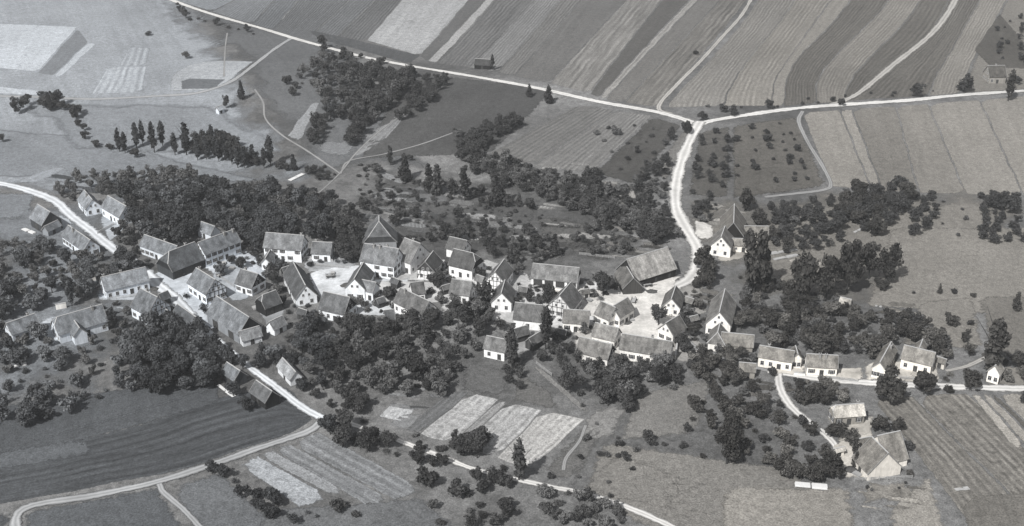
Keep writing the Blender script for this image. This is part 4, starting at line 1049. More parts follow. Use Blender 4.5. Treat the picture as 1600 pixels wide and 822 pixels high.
clump([(205, 515), (240, 498), (275, 492), (305, 505), (330, 520), (362, 545), (388, 560), (345, 560), (335, 588), (300, 600), (260, 598), (235, 600), (205, 575), (198, 540)], 5.6, [(B, 5), (FT, 1)], (0.8, 1.15), '* in the dark grove left of the lane', ['dark', 'dark', 'mid'])
row_of([(205, 596), (232, 604), (262, 604)], 7, [(FT, 2), (B, 1)], (0.7, 1.0), '* at the lower rim of the dark grove', 'dark')
row_of([(352, 628), (372, 636), (380, 640)], 6, [(FT, 2), (BU, 1)], (0.9, 1.2), '* in the corner above the dark striped field', 'dark')
# central grove
clump([(450, 515), (495, 500), (560, 496), (600, 508), (640, 495), (690, 492), (735, 478), (765, 470), (790, 505), (755, 515), (740, 545), (715, 560), (708, 600), (690, 608), (655, 606), (620, 610), (590, 614), (570, 634), (530, 655), (505, 640), (470, 612), (455, 590), (470, 572), (445, 545), (440, 530)], 5.5, [(B, 5), (FT, 4)], (0.6, 1.15), '* in the central grove below the village', ['dark', 'dark', 'dark', 'mid', 'mid', 'light'])
single(752, 458, 34, B, 'large round tree amid the white gables', 'dark')
clump([(405, 545), (440, 530), (455, 560), (440, 572), (420, 565)], 6, [(FT, 2), (BU, 2)], (0.8, 1.1), '* beside the pale roofed shed', MD)
clump([(505, 660), (545, 645), (560, 660), (600, 672), (610, 690), (560, 690), (520, 678)], 5.0, [(B, 2), (FT, 3)], (0.75, 1.05), '* at the meeting of the lanes', 'dark')
row_of([(560, 672), (600, 700), (660, 730), (700, 752), (740, 770)], 5.0, [(FT, 3), (BU, 3)], (0.8, 1.2), '* in the hedge below the narrow white lane', MD, spread=3.0)
row_of([(640, 692), (670, 700), (700, 708), (740, 722)], 6.5, [(FT, 3), (BU, 2)], (0.8, 1.15), '* in the hedge above the narrow white lane', MD, spread=2.2)
clump([(690, 692), (720, 676), (765, 684), (750, 702), (700, 704)], 5.5, [(FT, 2), (B, 2)], (0.7, 1.0), '* at the lower corner of the bright garden strips', 'dark')
single(746, 679, 40, B, 'biggest round tree at the bright garden strips', 'dark'); single(811, 716, 20, PO, 'upright tree standing in the bright strip corner', 'dark'); single(812, 740, 20, FT, 'bushy tree at the foot of the upright one', 'dark')
clump([(740, 735), (790, 730), (790, 758), (750, 762)], 6, [(FT, 3), (BU, 1)], (0.8, 1.1), '* where the narrow lane passes the bright strips', 'dark')
clump([(740, 790), (790, 778), (800, 800), (770, 822), (735, 815)], 6, [(FT, 3), (BU, 1)], (0.8, 1.15), '* in the bush group at the lower edge', 'dark')
clump([(850, 768), (900, 768), (960, 770), (975, 790), (985, 815), (940, 822), (880, 815), (850, 800)], 4.6, [(FT, 4), (BU, 2)], (0.6, 0.95), '* in the thicket along the lower lane end', ML)
clump([(640, 790), (720, 765), (740, 800), (700, 830), (650, 830)], 11, [(BU, 3), (FT, 1)], (0.7, 1.2), '* dotting the meadow by the bottom edge', ML)
row_of([(335, 745), (350, 745), (362, 752), (380, 770)], 4.0, [(FT, 3), (BU, 1)], (0.8, 1.1), '* in the hedge between the lower left fields', 'dark')
clump([(398, 772), (425, 765), (438, 790), (425, 800), (405, 792)], 5, [(FT, 3)], (0.75, 1.0), '* left of the pale bottom field', 'dark')
single(458, 810, 20, FT, 'small tree right of the bush below the pale bottom field', 'mid'); single(528, 787, 26, FT, 'bush like tree at the tip of the pale bottom field', 'dark'); single(555, 803, 14, BU, 'small shrub beside the pale bottom field tip', 'dark')
single(480, 800, 10, BU, 'tiny shrub below the pale bottom field', 'mid'); single(495, 806, 9, BU, 'tiniest shrub below the pale bottom field', 'mid')
# gardens between village and slope
for i, (x, y, w, k) in enumerate([(609, 239, 10, PO), (632, 262, 17, CO), (640, 245, 12, FT), (669, 276, 14, PO), (683, 283, 18, CO), (707, 292, 22, B), (726, 283, 16, PO), (748, 295, 22, FT), (776, 296, 22, CO), (790, 308, 22, B), (826, 318, 18, FT), (588, 262, 14, FT), (571, 263, 9, FT), (591, 304, 10, FT), (657, 285, 12, FT), (811, 312, 9, CO), (822, 355, 18, FT), (742, 263, 16, B), (793, 270, 20, B), (808, 250, 18, B), (622, 340, 22, FT), (867, 384, 14, CO)]):
    single(x, y, w, k, ['lone tall tree on the thin footpath', 'stout pointed tree right of the lone footpath tree', 'leaning tree top behind the stout pointed one', 'first tall tree of the dark garden row', 'second tree of the dark garden row', 'broad middle tree of the dark garden row', 'tallest tree right in the dark garden row', 'squat tree right of the dark garden row', 'pointed tree ending the dark garden row', 'round tree at the right end of the garden row', 'round shrub tree below the garden row end', 'bushy tree beside the footpath bend', 'small tree left of the footpath bend', 'small round bush tree on the garden plot', 'bush tree at the left of the garden row', 'thin pointed tree near the round shrub tree', 'dark tree by the sloping meadow', 'tree under the upper hedge group', 'tree right under the strip field', 'tree at the corner of the strip field', 'dark tree right of the broad hipped roof', 'small pointed tree on the slope above the long grey barn'][i], 'dark')
clump([(712, 230), (725, 205), (760, 192), (800, 180), (815, 188), (790, 200), (755, 225), (740, 242), (715, 246)], 5.0, [(B, 3), (FT, 1)], (0.7, 0.95), '* of the hedge group above the gardens', 'dark')
clump([(730, 240), (760, 232), (800, 248), (830, 262), (870, 268), (900, 290), (960, 300), (935, 330), (880, 320), (840, 300), (790, 275), (740, 258)], 6.6, [(FT, 3), (B, 2), (BU, 3)], (0.6, 1.0), '* in the upper gardens under the strip field', MD)
clump([(885, 275), (935, 270), (945, 300), (930, 312), (890, 310)], 5.5, [(B, 3), (FT, 1)], (0.65, 0.9), '* of the dense garden clump under the strip field', 'dark')
clump([(940, 300), (985, 285), (1010, 255), (1045, 235), (1056, 262), (1048, 300), (1050, 340), (1062, 368), (1020, 372), (960, 348), (930, 345), (925, 325)], 4.8, [(B, 2), (FT, 4), (BU, 2)], (0.6, 1.0), '* on the bushy slope left of the curving road', MD)
clump([(925, 200), (1010, 190), (1060, 200), (1000, 270), (960, 262)], 12, [(BU, 4), (FT, 1)], (0.6, 1.1), '* in the dark scrub field by the fork', MD)
clump([(890, 350), (930, 345), (1000, 368), (970, 395), (920, 395), (900, 390)], 4.6, [(FT, 1), (BU, 5)], (0.7, 1.1), '* in the gardens behind the great barn', ML)
clump([(690, 355), (740, 345), (770, 360), (790, 380), (770, 398), (740, 372), (700, 362)], 6.5, [(FT, 3), (B, 1), (BU, 1)], (0.75, 1.0), '* behind the row of dark roofs', 'dark')
clump([(800, 380), (860, 378), (850, 402), (826, 408), (808, 425), (796, 400)], 6.5, [(FT, 3), (BU, 2)], (0.75, 1.05), '* behind the long grey barn', MD)
clump([(560, 300), (640, 320), (690, 345), (680, 360), (620, 330), (575, 330)], 6, [(BU, 4), (FT, 1)], (0.7, 1.2), '* in the garden plots above the hipped barn roof', ML)
clump([(530, 372), (560, 366), (566, 392), (545, 405), (530, 396)], 5.5, [(B, 3)], (0.75, 0.95), '* squeezed left of the biggest white house', 'dark')
# between houses
for x, y, w, k, l in [(943, 440, 36, B, 'big dark tree left of the great pale roofed barn'), (855, 455, 30, B, 'dark tree in the yard left of the steep gable'), (1030, 488, 32, B, 'dark tree on the open square'), (1100, 402, 34, B, 'dark roadside tree below the white farmhouse'), (1104, 425, 32, B, 'lower dark roadside tree below the white farmhouse'), (853, 510, 20, PO, 'dark oval tree before the mottled roof'), (430, 430, 20, B, 'tree between the low white house and the steep dark roof'), (485, 412, 14, BU, 'bush in the front garden of the small steep house'), (609, 455, 26, B, 'dark tree between the white wing and the streaky roof'), (683, 437, 26, FT, 'dark tree under the narrow gabled house'), (800, 540, 20, PO, 'dark upright tree right of the orchard edge house'), (785, 553, 12, FT, 'small dark tree in front of the orchard edge house'), (840, 370, 14, FT, 'garden tree above the long grey barn'), (318, 480, 20, FT, 'tree at the corner of the largest barn'), (292, 462, 12, BU, 'bush by the half timbered street house'), (1062, 482, 14, FT, 'little tree in the walled garden'), (556, 398, 16, FT, 'garden tree at the left wall of the biggest white house'), (672, 455, 14, BU, 'bush behind the streaky roof house')]:
    single(x, y, w, k, l, 'dark')
row_of([(478, 408), (500, 410), (530, 412), (550, 410)], 3.2, [(BU, 3)], (0.7, 1.0), '* of the hedge round the small steep house', ML, spread=0.8)
clump([(1075, 385), (1100, 382), (1112, 400), (1108, 440), (1085, 445), (1098, 420)], 6, [(FT, 2), (BU, 1)], (0.8, 1.1), '* beside the road below the white farmhouse', 'dark')
# upper right
for x, y, w, k, l in [(1098, 180, 15, FT, 'tree above the road right of the fork'), (1074, 199, 20, FT, 'tree in the left angle of the fork'), (1145, 172, 18, FT, 'wide bush tree on the road bank right of the fork'), (1203, 160, 16, B, 'round tree above the road halfway to the wide track'), (1435, 139, 20, B, 'round tree above the road right of the wide track'), (1511, 129, 22, B, 'big tree left of the lone farmhouse'), (1580, 130, 14, PO, 'slim tree right of the lone farmhouse'), (827, 140, 9, CO, 'small pointed tree left on the upper road'), (857, 145, 13, CO, 'larger pointed tree on the upper road'), (769, 96, 7, PO, 'slim tree beside the lone field hut'), (1167, 312, 28, B, 'big round tree at the high barn'), (1185, 338, 24, B, 'tree right behind the high barn'), (1087, 82, 9, BU, 'dark bush on the field track')]:
    single(x, y, w, k, l, 'dark')
row_of([(1262, 165), (1290, 160), (1315, 158)], 6, [(BU, 2), (FT, 1)], (0.7, 1.0), '* where the wide track meets the road', 'dark', spread=1)
row_of([(1360, 150), (1400, 148)], 14, [(BU, 1)], (0.8, 1.1), '* on the road bank right of the wide track', 'dark')
clump([(1555, 30), (1598, 24), (1610, 100), (1560, 90)], 14, [(FT, 2), (BU, 1)], (0.7, 1.0), '* in the dark orchard plot above the lone farmhouse', 'dark')
# orchard in the road curve: planted rows
for j, (x0, y0, x1, y1, n_) in enumerate([(1100, 212, 1082, 312, 8), (1118, 205, 1106, 318, 9), (1136, 202, 1130, 315, 8), (1152, 196, 1152, 285, 5), (1176, 196, 1180, 290, 6), (1196, 192, 1214, 290, 8), (1216, 190, 1244, 292, 8), (1232, 200, 1262, 290, 6)]):
    for i in range(n_):
        t = (i + 0.5) / n_
        if random.random() < 0.12: continue
        big = j < 3
        p = G(lerp(x0, x1, t) + random.uniform(-3, 3), lerp(y0, y1, t) + random.uniform(-3, 3))
        if on_road(p[0], p[1], 1): continue
        plant(p, FT if big or random.random() < 0.4 else BU, random.uniform(0.55, 1.05) if big else random.uniform(0.6, 0.9), 'dark', 'young tree in the planted orchard inside the road curve', 'orchard inside the road curve', 1100)
clump([(1080, 318), (1110, 310), (1122, 325), (1105, 345), (1085, 335)], 5, [(FT, 2), (BU, 3)], (0.7, 1.0), '* in the shrubby corner of the road curve', MD)
# right side trees
clump([(1200, 320), (1240, 318), (1300, 310), (1315, 330), (1320, 375), (1290, 380), (1240, 385), (1215, 388), (1205, 370), (1215, 345)], 5.8, [(B, 3), (FT, 3)], (0.6, 1.0), '* of the loose grove right of the high barn', 'dark')
clump([(1315, 300), (1340, 288), (1375, 295), (1380, 330), (1370, 362), (1345, 352), (1320, 335)], 5.6, [(B, 3), (FT, 1)], (0.7, 1.1), '* of the middle grove on the right meadow', 'dark')
clump([(1388, 292), (1405, 280), (1420, 300), (1415, 325), (1385, 345), (1380, 320)], 6, [(B, 3)], (0.75, 1.05), '* of the tall grove on the right meadow', 'dark')
clump([(1425, 305), (1455, 300), (1465, 325), (1450, 355), (1425, 360)], 8, [(FT, 2), (B, 1)], (0.7, 0.95), '* on the right rim of the meadow groves', 'dark')
clump([(1185, 325), (1230, 330), (1260, 345), (1215, 362), (1195, 345)], 9, [(FT, 1), (BU, 2)], (0.7, 1.1), '* near the low wing of the high barn', MD)
clump([(1465, 310), (1510, 320), (1510, 375), (1460, 370)], 14, [(BU, 2)], (0.6, 1.1), '* thinly dotting the right meadow', MD)
clump([(1530, 305), (1560, 298), (1588, 300), (1588, 325), (1560, 330), (1535, 335)], 6, [(B, 2), (FT, 2)], (0.6, 0.95), '* of the upper clump near the right edge', 'dark')
clump([(1535, 345), (1560, 335), (1600, 345), (1598, 372), (1560, 375), (1535, 370)], 6.5, [(FT, 3)], (0.7, 1.0), '* of the lower clump near the right edge', 'dark')
for x, y, w, k, l in [(1183, 408, 46, B, 'big dark tree below the low farm wing'), (1253, 428, 40, B, 'wide dark tree, leftmost of the tall meadow trees'), (1295, 432, 36, B, 'low dark tree between the tall meadow trees'), (1329, 416, 38, B, 'tall dark tree left of the airy twin crowned tree'), (1362, 402, 32, B, 'left crown of the airy tall meadow trees'), (1389, 408, 32, B, 'right crown of the airy tall meadow trees'), (1378, 440, 26, FT, 'bush at the foot of the airy tall trees'), (1590, 470, 13, CO, 'small pointed tree at the right edge of the meadow'), (1492, 453, 12, FT, 'bush tree on the meadow bank'), (1469, 450, 8, CO, 'thin little tree on the meadow bank'), (1521, 461, 10, BU, 'low bush on the meadow bank'), (1428, 457, 8, BU, 'low bush at the left of the meadow bank'), (1555, 541, 28, PO, 'tall dark tree beside the pale path'), (1487, 498, 24, FT, 'garden tree right of the pale meadow hut spot'), (1508, 522, 24, FT, 'low tree pair on the slope above the pale path'), (1517, 546, 22, FT, 'round tree just above the pale path'), (1516, 502, 12, FT, 'small upper tree on the slope above the pale path')]:
    single(x, y, w, k, l, 'dark', tall=1.45 if y < 435 and w > 30 else 1.0) if w < 30 or y > 435 else single(x, y - 2, w * 1.18, k, l, 'dark', tall=1.5)
clump([(1158, 450), (1185, 438), (1215, 440), (1240, 452), (1300, 462), (1318, 485), (1370, 488), (1395, 495), (1380, 520), (1370, 548), (1325, 548), (1260, 540), (1190, 530), (1182, 512), (1156, 500), (1152, 470)], 5.0, [(FT, 6), (B, 1)], (0.65, 1.15), '* in the dense orchard above the lower right road', MD)
clump([(1390, 492), (1420, 488), (1440, 500), (1470, 515), (1488, 535), (1485, 560), (1465, 545), (1440, 522), (1400, 520), (1385, 530)], 4.8, [(FT, 4), (B, 1)], (0.75, 1.05), '* behind the broad light roofed house', MD)
clump([(1080, 545), (1120, 540), (1160, 548), (1180, 560), (1150, 600), (1100, 590), (1080, 570)], 4.8, [(FT, 4), (B, 1), (BU, 1)], (0.75, 1.1), '* left of the drive below the stable', MD)
clump([(1150, 430), (1165, 425), (1200, 432), (1170, 445)], 6, [(FT, 1), (BU, 2)], (0.8, 1.0), '* at the foot of the big tree by the low farm wing', MD)
clump([(1065, 480), (1100, 470), (1098, 505), (1080, 520), (1070, 500)], 6, [(BU, 3), (FT, 1)], (0.7, 1.1), '* in the garden left of the tall steep house', MD)
clump([(1065, 505), (1085, 512), (1080, 545), (1062, 545)], 5, [(FT, 3)], (0.75, 1.0), '* by the white garden wall', 'dark')
# below the square
clump([(840, 535), (870, 528), (895, 545), (905, 560), (880, 575), (850, 565)], 5.5, [(FT, 3), (BU, 1)], (0.75, 1.05), '* left of the mottled long house', MD)
single(891, 592, 36, B, 'big round tree at the orchard meadow corner', 'dark')
clump([(915, 565), (960, 562), (1010, 560), (1050, 565), (1060, 590), (1010, 590), (1000, 610), (985, 632), (965, 620), (930, 615), (920, 590)], 4.8, [(FT, 4), (B, 2)], (0.75, 1.1), '* in the wood strip below the long white walled roof', MD)
clump([(790, 555), (815, 560), (812, 610), (795, 600)], 5, [(FT, 3)], (0.7, 1.0), '* in the hedge right of the orchard edge house', 'dark')
clump([(900, 610), (960, 622), (950, 640), (910, 635)], 9, [(BU, 3)], (0.8, 1.2), '* below the wood strip', MD)
row_of([(935, 710), (975, 708), (980, 690)], 7, [(BU, 2), (FT, 1)], (0.7, 1.0), '* at the left tip of the big foreground meadow', MD)
for x, y, w, k, l in [(1015, 683, 22, FT, 'lone tree on the upper rim of the big foreground meadow'), (1068, 695, 14, BU, 'shrub on the rim of the big foreground meadow'), (1038, 694, 9, BU, 'tiny shrub on the rim of the big foreground meadow'), (978, 712, 15, FT, 'small tree at the left end of the foreground meadow rim'), (1098, 712, 10, BU, 'small shrub right on the foreground meadow rim'), (1138, 695, 50, B, 'largest tree of the lower right orchard'), (1138, 655, 34, B, 'tree behind the largest of the lower right orchard'), (1302, 728, 32, B, 'round tree at the farmyard entrance'), (1392, 600, 44, B, 'wide tree in front of the white roadside gable'), (1447, 594, 36, B, 'wide dark tree on the roadside right of the white gable'), (1519, 592, 28, B, 'dark roadside tree left of the wayside chapel'), (1482, 608, 16, BU, 'low roadside bush left of the chapel'), (1380, 660, 30, FT, 'dark tree between thatched house and farm wing'), (1600, 620, 20, FT, 'tree at the right edge below the white road'), (1593, 560, 30, B, 'tree at the right edge behind the chapel'), (1330, 680, 34, FT, 'dark tree in front of the thatched house'), (1306, 668, 30, FT, 'dark tree at the left end of the thatched house'), (1338, 700, 12, PO, 'dark slim tree on the farm barn'), (1208, 578, 18, FT, 'round tree at the head of the drive')]:
    single(x, y, w, k, l, 'dark')
clump([(1060, 660), (1085, 632), (1120, 615), (1165, 608), (1215, 625), (1250, 650), (1280, 680), (1292, 705), (1285, 742), (1240, 740), (1190, 722), (1165, 705), (1115, 672), (1085, 680)], 6.3, [(FT, 6), (BU, 3)], (0.7, 1.15), '* scattered through the lower right orchard', MD)
clump([(1228, 600), (1260, 595), (1320, 600), (1330, 618), (1290, 632), (1250, 625)], 4.6, [(FT, 4), (BU, 1)], (0.75, 1.1), '* between the white road and the thatched house', MD)
clump([(1205, 722), (1250, 712), (1290, 720), (1280, 748), (1215, 742)], 5.5, [(FT, 4)], (0.8, 1.1), '* of the dark hedge at the farm meadow', 'dark')
row_of([(1290, 590), (1330, 592), (1355, 596)], 8, [(FT, 2), (BU, 1)], (0.6, 0.9), '* along the front gardens of the two chimney house', MD)
row_of([(1465, 590), (1500, 588), (1545, 590), (1580, 592)], 5, [(BU, 3)], (0.8, 1.2), '* of the hedge behind the white roadside', MD)
clump([(1560, 552), (1605, 545), (1605, 590), (1575, 588)], 6, [(FT, 3), (BU, 2)], (0.7, 1.0), '* in the chapel garden', MD)
row_of([(1425, 725), (1430, 745)], 3.5, [(BU, 2)], (0.7, 1.0), '* beside the farm wing', MD)
row_of([(1352, 762), (1420, 758)], 4, [(BU, 2)], (0.4, 0.6), '* in the farm kitchen garden', MD)
row_of([(1050, 606), (1110, 600), (1160, 605)], 9, [(BU, 2), (FT, 1)], (0.7, 1.0), '* on the meadow edge left of the drive', MD)
row_of([(660, 606), (690, 596), (712, 586)], 6, [(FT, 2), (BU, 2)], (0.7, 1.0), '* on the right rim of the central grove', MD)

for x, y, w, k, l in [(655, 697, 20, FT, 'dark bush tree leaning over the narrow white lane, left'), (690, 716, 22, FT, 'dark bush tree leaning over the narrow white lane, middle'), (772, 742, 26, FT, 'dark bush tree leaning over the narrow white lane, by the strips'), (846, 760, 18, FT, 'dark bush tree leaning over the narrow white lane, right'), (860, 742, 12, FT, 'small tree above the narrow white lane near the meadow path'), (920, 772, 24, FT, 'bush tree hiding the narrow white lane at the thicket')]:
    single(x, y, w, k, l, 'dark')
clump([(560, 255), (700, 285), (860, 330), (850, 350), (700, 345), (570, 300)], 11, [(BU, 5), (FT, 1)], (0.5, 1.1), '* dotted over the garden meadow under the dark garden row', MD)
clump([(1060, 170), (1260, 150), (1600, 130), (1600, 140), (1260, 165), (1100, 182)], 22, [(BU, 1)], (0.5, 0.9), '* on the upper bank of the road to the right edge', MD)
clump([(1110, 590), (1160, 585), (1205, 600), (1200, 640), (1120, 640)], 7, [(BU, 2), (FT, 2)], (0.6, 1.0), '* in the upper corner of the lower right orchard', MD)
clump([(930, 660), (1000, 700), (990, 760), (900, 765), (890, 730)], 11, [(BU, 3)], (0.5, 1.0), '* on the rough patch left of the big foreground meadow', ML)
clump([(200, 405), (230, 400), (240, 425), (215, 425)], 5, [(FT, 2), (BU, 2)], (0.7, 1.0), '* at the street end of the white road', MD)
clump([(150, 470), (235, 480), (215, 520), (165, 520)], 6, [(FT, 2), (BU, 2)], (0.6, 1.0), '* between the long grey roof and the dark grove', ML)

for poly, l in [([(330, 385), (410, 380), (412, 410), (380, 415), (340, 425)], '* in the yard of the tall white house'), ([(410, 410), (450, 412), (448, 450), (420, 460)], '* between the low white house and the steep dark roof'), ([(440, 470), (505, 480), (500, 500), (445, 510)], '* behind the open fronted barn and its shed'), ([(545, 462), (620, 450), (640, 500), (560, 498)], '* among the walls of the white gable house'), ([(655, 405), (705, 410), (706, 440), (660, 435)], '* between the patched roof and the half hipped roof'), ([(680, 455), (770, 470), (790, 480), (700, 492)], '* in front of the short white house'), ([(745, 405), (770, 420), (770, 450), (740, 430)], '* right of the half hipped dark roof'), ([(800, 440), (870, 450), (850, 470), (806, 470)], '* in the yard before the long grey barn'), ([(850, 495), (930, 510), (905, 530), (850, 520)], '* along the lower houses near the oval tree'), ([(905, 440), (975, 440), (935, 470)], '* around the big dark tree by the great barn'), ([(1060, 450), (1110, 445), (1105, 500), (1066, 500)], '* in the gardens right of the open square'), ([(1080, 520), (1140, 535), (1130, 560), (1070, 550)], '* below the hipped annex'), ([(560, 380), (700, 360), (705, 372), (620, 375)], '* behind the roofs of the upper row'), ([(240, 470), (310, 500), (300, 520), (230, 505)], '* along the street by the half timbered gable')]:
    clump(poly, 4.6, [(BU, 4), (FT, 1)], (0.6, 1.05), l, MD, shy=0.25)
clump([(560, 250), (640, 290), (700, 300), (880, 345), (880, 395), (790, 372), (700, 350), (640, 335), (560, 320)], 6.5, [(BU, 5), (FT, 2)], (0.5, 1.1), '* in the rough gardens above the village roofs', MD, maxn=110)

for x, y, w, k, l in [(186, 396, 24, FT, 'tree hanging over the white road above the very long farmhouse'), (205, 408, 26, B, 'dark tree closing the white road before the street'), (222, 412, 16, FT, 'small tree at the corner where the white road meets the street'), (338, 536, 26, B, 'tree hiding the lane at the foot of the largest barn'), (358, 552, 28, B, 'second tree hiding the lane below the largest barn'), (378, 562, 24, B, 'last tree over the lane before it comes into the open'), (405, 562, 24, FT, 'tree on the right bank of the lane'), (268, 482, 18, FT, 'street tree before the almost hidden dark roof')]:
    single(x, y, w, k, l, 'dark')
clump([(700, 195), (760, 240), (860, 268), (930, 300), (1000, 330), (1050, 350), (1050, 365), (960, 345), (880, 318), (800, 290), (740, 262)], 4.6, [(FT, 4), (B, 1), (BU, 2)], (0.6, 1.0), '* of the hedge band running down to the curving road', MD)

for x, y, w, k, l in [(1422, 694, 18, FT, 'bush tree right of the farm wing roof'), (1402, 662, 24, FT, 'dark tree behind the farm wing roof'), (1368, 664, 20, FT, 'dark tree between the thatched house and the farm roofs'), (1338, 716, 12, CO, 'pointed tree against the yard side of the farm barn'), (1276, 736, 30, B, 'broad tree left of the farmyard entrance'), (1316, 158, 14, FT, 'roadside tree at the foot of the wide track'), (1130, 168, 14, FT, 'roadside tree between the fork and the bank bush'), (1590, 122, 16, FT, 'bushy tree at the right end beside the lone farmhouse'), (1500, 135, 12, FT, 'small roadside tree left of the big one by the lone farmhouse'), (540, 84, 20, FT, 'roadside tree above the wood, left one'), (506, 74, 14, FT, 'roadside tree where the track branches off'), (595, 92, 14, FT, 'roadside tree above the middle of the wood')]:
    single(x, y, w, k, l, 'dark')

# the largest of each kind become things of their own, the remainder one mass per kind
LIMIT = {B: 300, FT: 300, PO: 300, CO: 300, BU: 300}
left = []
for kind in NVAR:
    L = [q for q in PLANTS if q[3] == kind]
    L.sort(key=lambda q: -RAD[kind] * q[4] / math.hypot(q[0], q[1], CAM_H))
    if DEBUG: print('PLANTS', kind, len(L))
    left += L[LIMIT[kind]:]
    for q in L[:LIMIT[kind]]:
        x, y, z, k, sc, tk, ti, label, group, tall = q
        i = random.randrange(NVAR[k])
        root = empty(NAME[k], (x, y, z), random.uniform(0, 6.283))
        s = sc * random.uniform(0.95, 1.05); root.scale = (s, s * random.uniform(0.8, 1.2), s * tall * random.uniform(0.9, 1.12))
        tag(root, label, 'shrub' if k == BU else 'tree', group)
        t = add_obj('trunk' if k != BU else 'stem', TRUNK[k, i], root)
        c = add_obj('crown' if k != BU else 'foliage', CROWN[k, i], root)
        c.material_slots[0].link = 'OBJECT'; c.material_slots[0].material = LEAF[tk, ti]
for tk in ('dark', 'mid', 'light'):
    Vs = []
    for (x, y, z, k, sc, t_, ti, label, group, tall) in [q for q in left if q[5] == tk]:
        a = random.uniform(0, 6.283); c, s = math.cos(a), math.sin(a)
        V = CRV[k, random.randrange(NVAR[k])][:4400] * (sc * np.array([1, random.uniform(0.8, 1.2), random.uniform(0.85, 1.15)]))
        Vs.append(np.stack([V[:, 0] * c - V[:, 1] * s + x, V[:, 0] * s + V[:, 1] * c + y, V[:, 2] + z], 1))
    if Vs:
        V = np.concatenate(Vs); DEBUG and print('MASS', tk, len(V) // 4)
        me = fast_mesh('undergrowth', V, np.arange(len(V)).reshape(-1, 4)); me.materials.append(LEAF[tk, 0])
        o = add_obj('undergrowth', me); o['kind'] = 'stuff'
        o['label'] = {'dark': 'mass of dark small crowns filling the woods and hedges', 'mid': 'mass of mid grey crowns filling the woods and hedges', 'light': 'mass of pale crowns filling the gardens'}[tk]


# ------------------------------------------------------------------ small things in yards and meadows
def ends(P, Q):
    a, b_ = G(*P), G(*Q); c = (a + b_) / 2; d = (b_ - a)[:2]
    return c, float(np.linalg.norm(d)), math.atan2(d[1], d[0])
def plank_pile(P, Q, wid, hgt, label, mat='pale', name='plank_pile'):
    c, L, rz = ends(P, Q); root = empty(name, (c[0], c[1], Hf(c[0], c[1])), rz); tag(root, label, 'plank pile', 'pale plank piles')
    n = max(2, int(hgt / 0.16)); me = {}
    m = max(2, int(L / 4.0)); rr = random.Random(int(P[0]))
    for k in range(m):
        for i in range(n):
            b = MB(); off = rr.uniform(-0.3, 0.3); e0, e1 = rr.uniform(0.03, 0.5), rr.uniform(0.03, 0.5); b.box(-L / 2 + k * L / m + e0, -L / 2 + (k + 1) * L / m - e1, -wid / 2 + off, wid / 2 + off, 0.05 + i * 0.16, 0.05 + i * 0.16 + 0.13)
            me_ = b.me('board'); add_obj('board', me_, root, [M[mat]])
    return root
plank_pile((1241, 758), (1293, 762), 1.9, 0.5, 'long bright white plank pile at the meadow below the farm')
plank_pile((452, 283), (474, 272), 2.2, 0.5, 'bright white strip of boards on the meadow below the stream hedge')
plank_pile((1201, 397), (1246, 391), 1.5, 0.6, 'upper of two pale board piles right of the big farm tree', 'paleold')
plank_pile((1209, 406), (1247, 399), 1.5, 0.6, 'lower of two pale board piles right of the big farm tree', 'paleold')
plank_pile((1367, 478), (1378, 480), 1.0, 0.4, 'short pale board pile in the orchard above the lower right road', 'paleold')
plank_pile((1334, 364), (1346, 358), 1.2, 0.4, 'short pale boards lying in the middle meadow grove', 'paleold')
plank_pile((1492, 766), (1515, 763), 1.0, 0.3, 'short pale boards on the lower right field', 'paleold')
plank_pile((341, 602), (366, 620), 0.9, 0.4, 'pale beam pile in the field corner left of the field barn')
plank_pile((22, 574), (42, 569), 1.2, 0.5, 'bright boards in the lower left orchard')
plank_pile((36, 358), (54, 366), 1.6, 0.6, 'bright boards in the garden below the lone left barn')
def garden_wall(P, Q, hgt, label):
    c, L, rz = ends(P, Q); b = MB(); b.box(-L / 2, L / 2, -0.2, 0.2, -0.6, hgt); cp = MB(); cp.box(-L / 2 - 0.05, L / 2 + 0.05, -0.28, 0.28, hgt + 0.003, hgt + 0.12)
    root = empty('garden_wall', (c[0], c[1], Hf(c[0], c[1])), rz); tag(root, label, 'garden wall', 'white garden walls')
    add_obj('wall_body', b.me('wall_body'), root, [M['whitewall']]); add_obj('coping', cp.me('coping'), root, [M['cap']])
garden_wall((1052, 534), (1072, 516), 1.5, 'white garden wall slanting right of the white gable cottage')
garden_wall((1055, 562), (1058, 538), 1.6, 'white garden wall running down at the end of the longest roof')
garden_wall((88, 484), (104, 481), 2.2, 'bright white wall piece in the garden above the long grey roof')
garden_wall((133, 442), (150, 438), 2.0, 'white wall piece at the left end of the very long farmhouse')
garden_wall((862, 452), (905, 460), 1.1, 'low white wall before the long grey barn')
garden_wall((1100, 553), (1122, 558), 1.0, 'low white wall below the hipped annex')
garden_wall((1240, 586), (1258, 588), 1.1, 'short white wall at the head of the drive')
def picket_fence(P, Q, label):
    c, L, rz = ends(P, Q); root = empty('picket_fence', (c[0], c[1], Hf(c[0], c[1])), rz); tag(root, label, 'fence', 'white fences')
    b = MB(); b.box(-0.09, 0.09, -0.03, 0.03, 0, 1.25); pk = b.me('picket'); pk.materials.append(M['pale'])
    r1 = MB(); r1.box(-L / 2, L / 2, 0.035, 0.09, 0.3, 0.4); r2 = MB(); r2.box(-L / 2, L / 2, 0.035, 0.09, 0.9, 1.0)
    add_obj('rail', r1.me('rail'), root, [M['pale']]); add_obj('rail', r2.me('rail'), root, [M['pale']])
    n = int(L / 0.33)
    for i in range(n):
        o = add_obj('picket', pk, root); o.location = (-L / 2 + (i + 0.5) * L / n, 0, 0)
picket_fence((176, 352), (211, 344), 'white picket fence in front of the broad grey roofed house')
picket_fence((152, 366), (178, 352), 'white picket fence between the two houses by the white road')
picket_fence((478, 404), (520, 409), 'pale picket fence before the small steep roofed house')
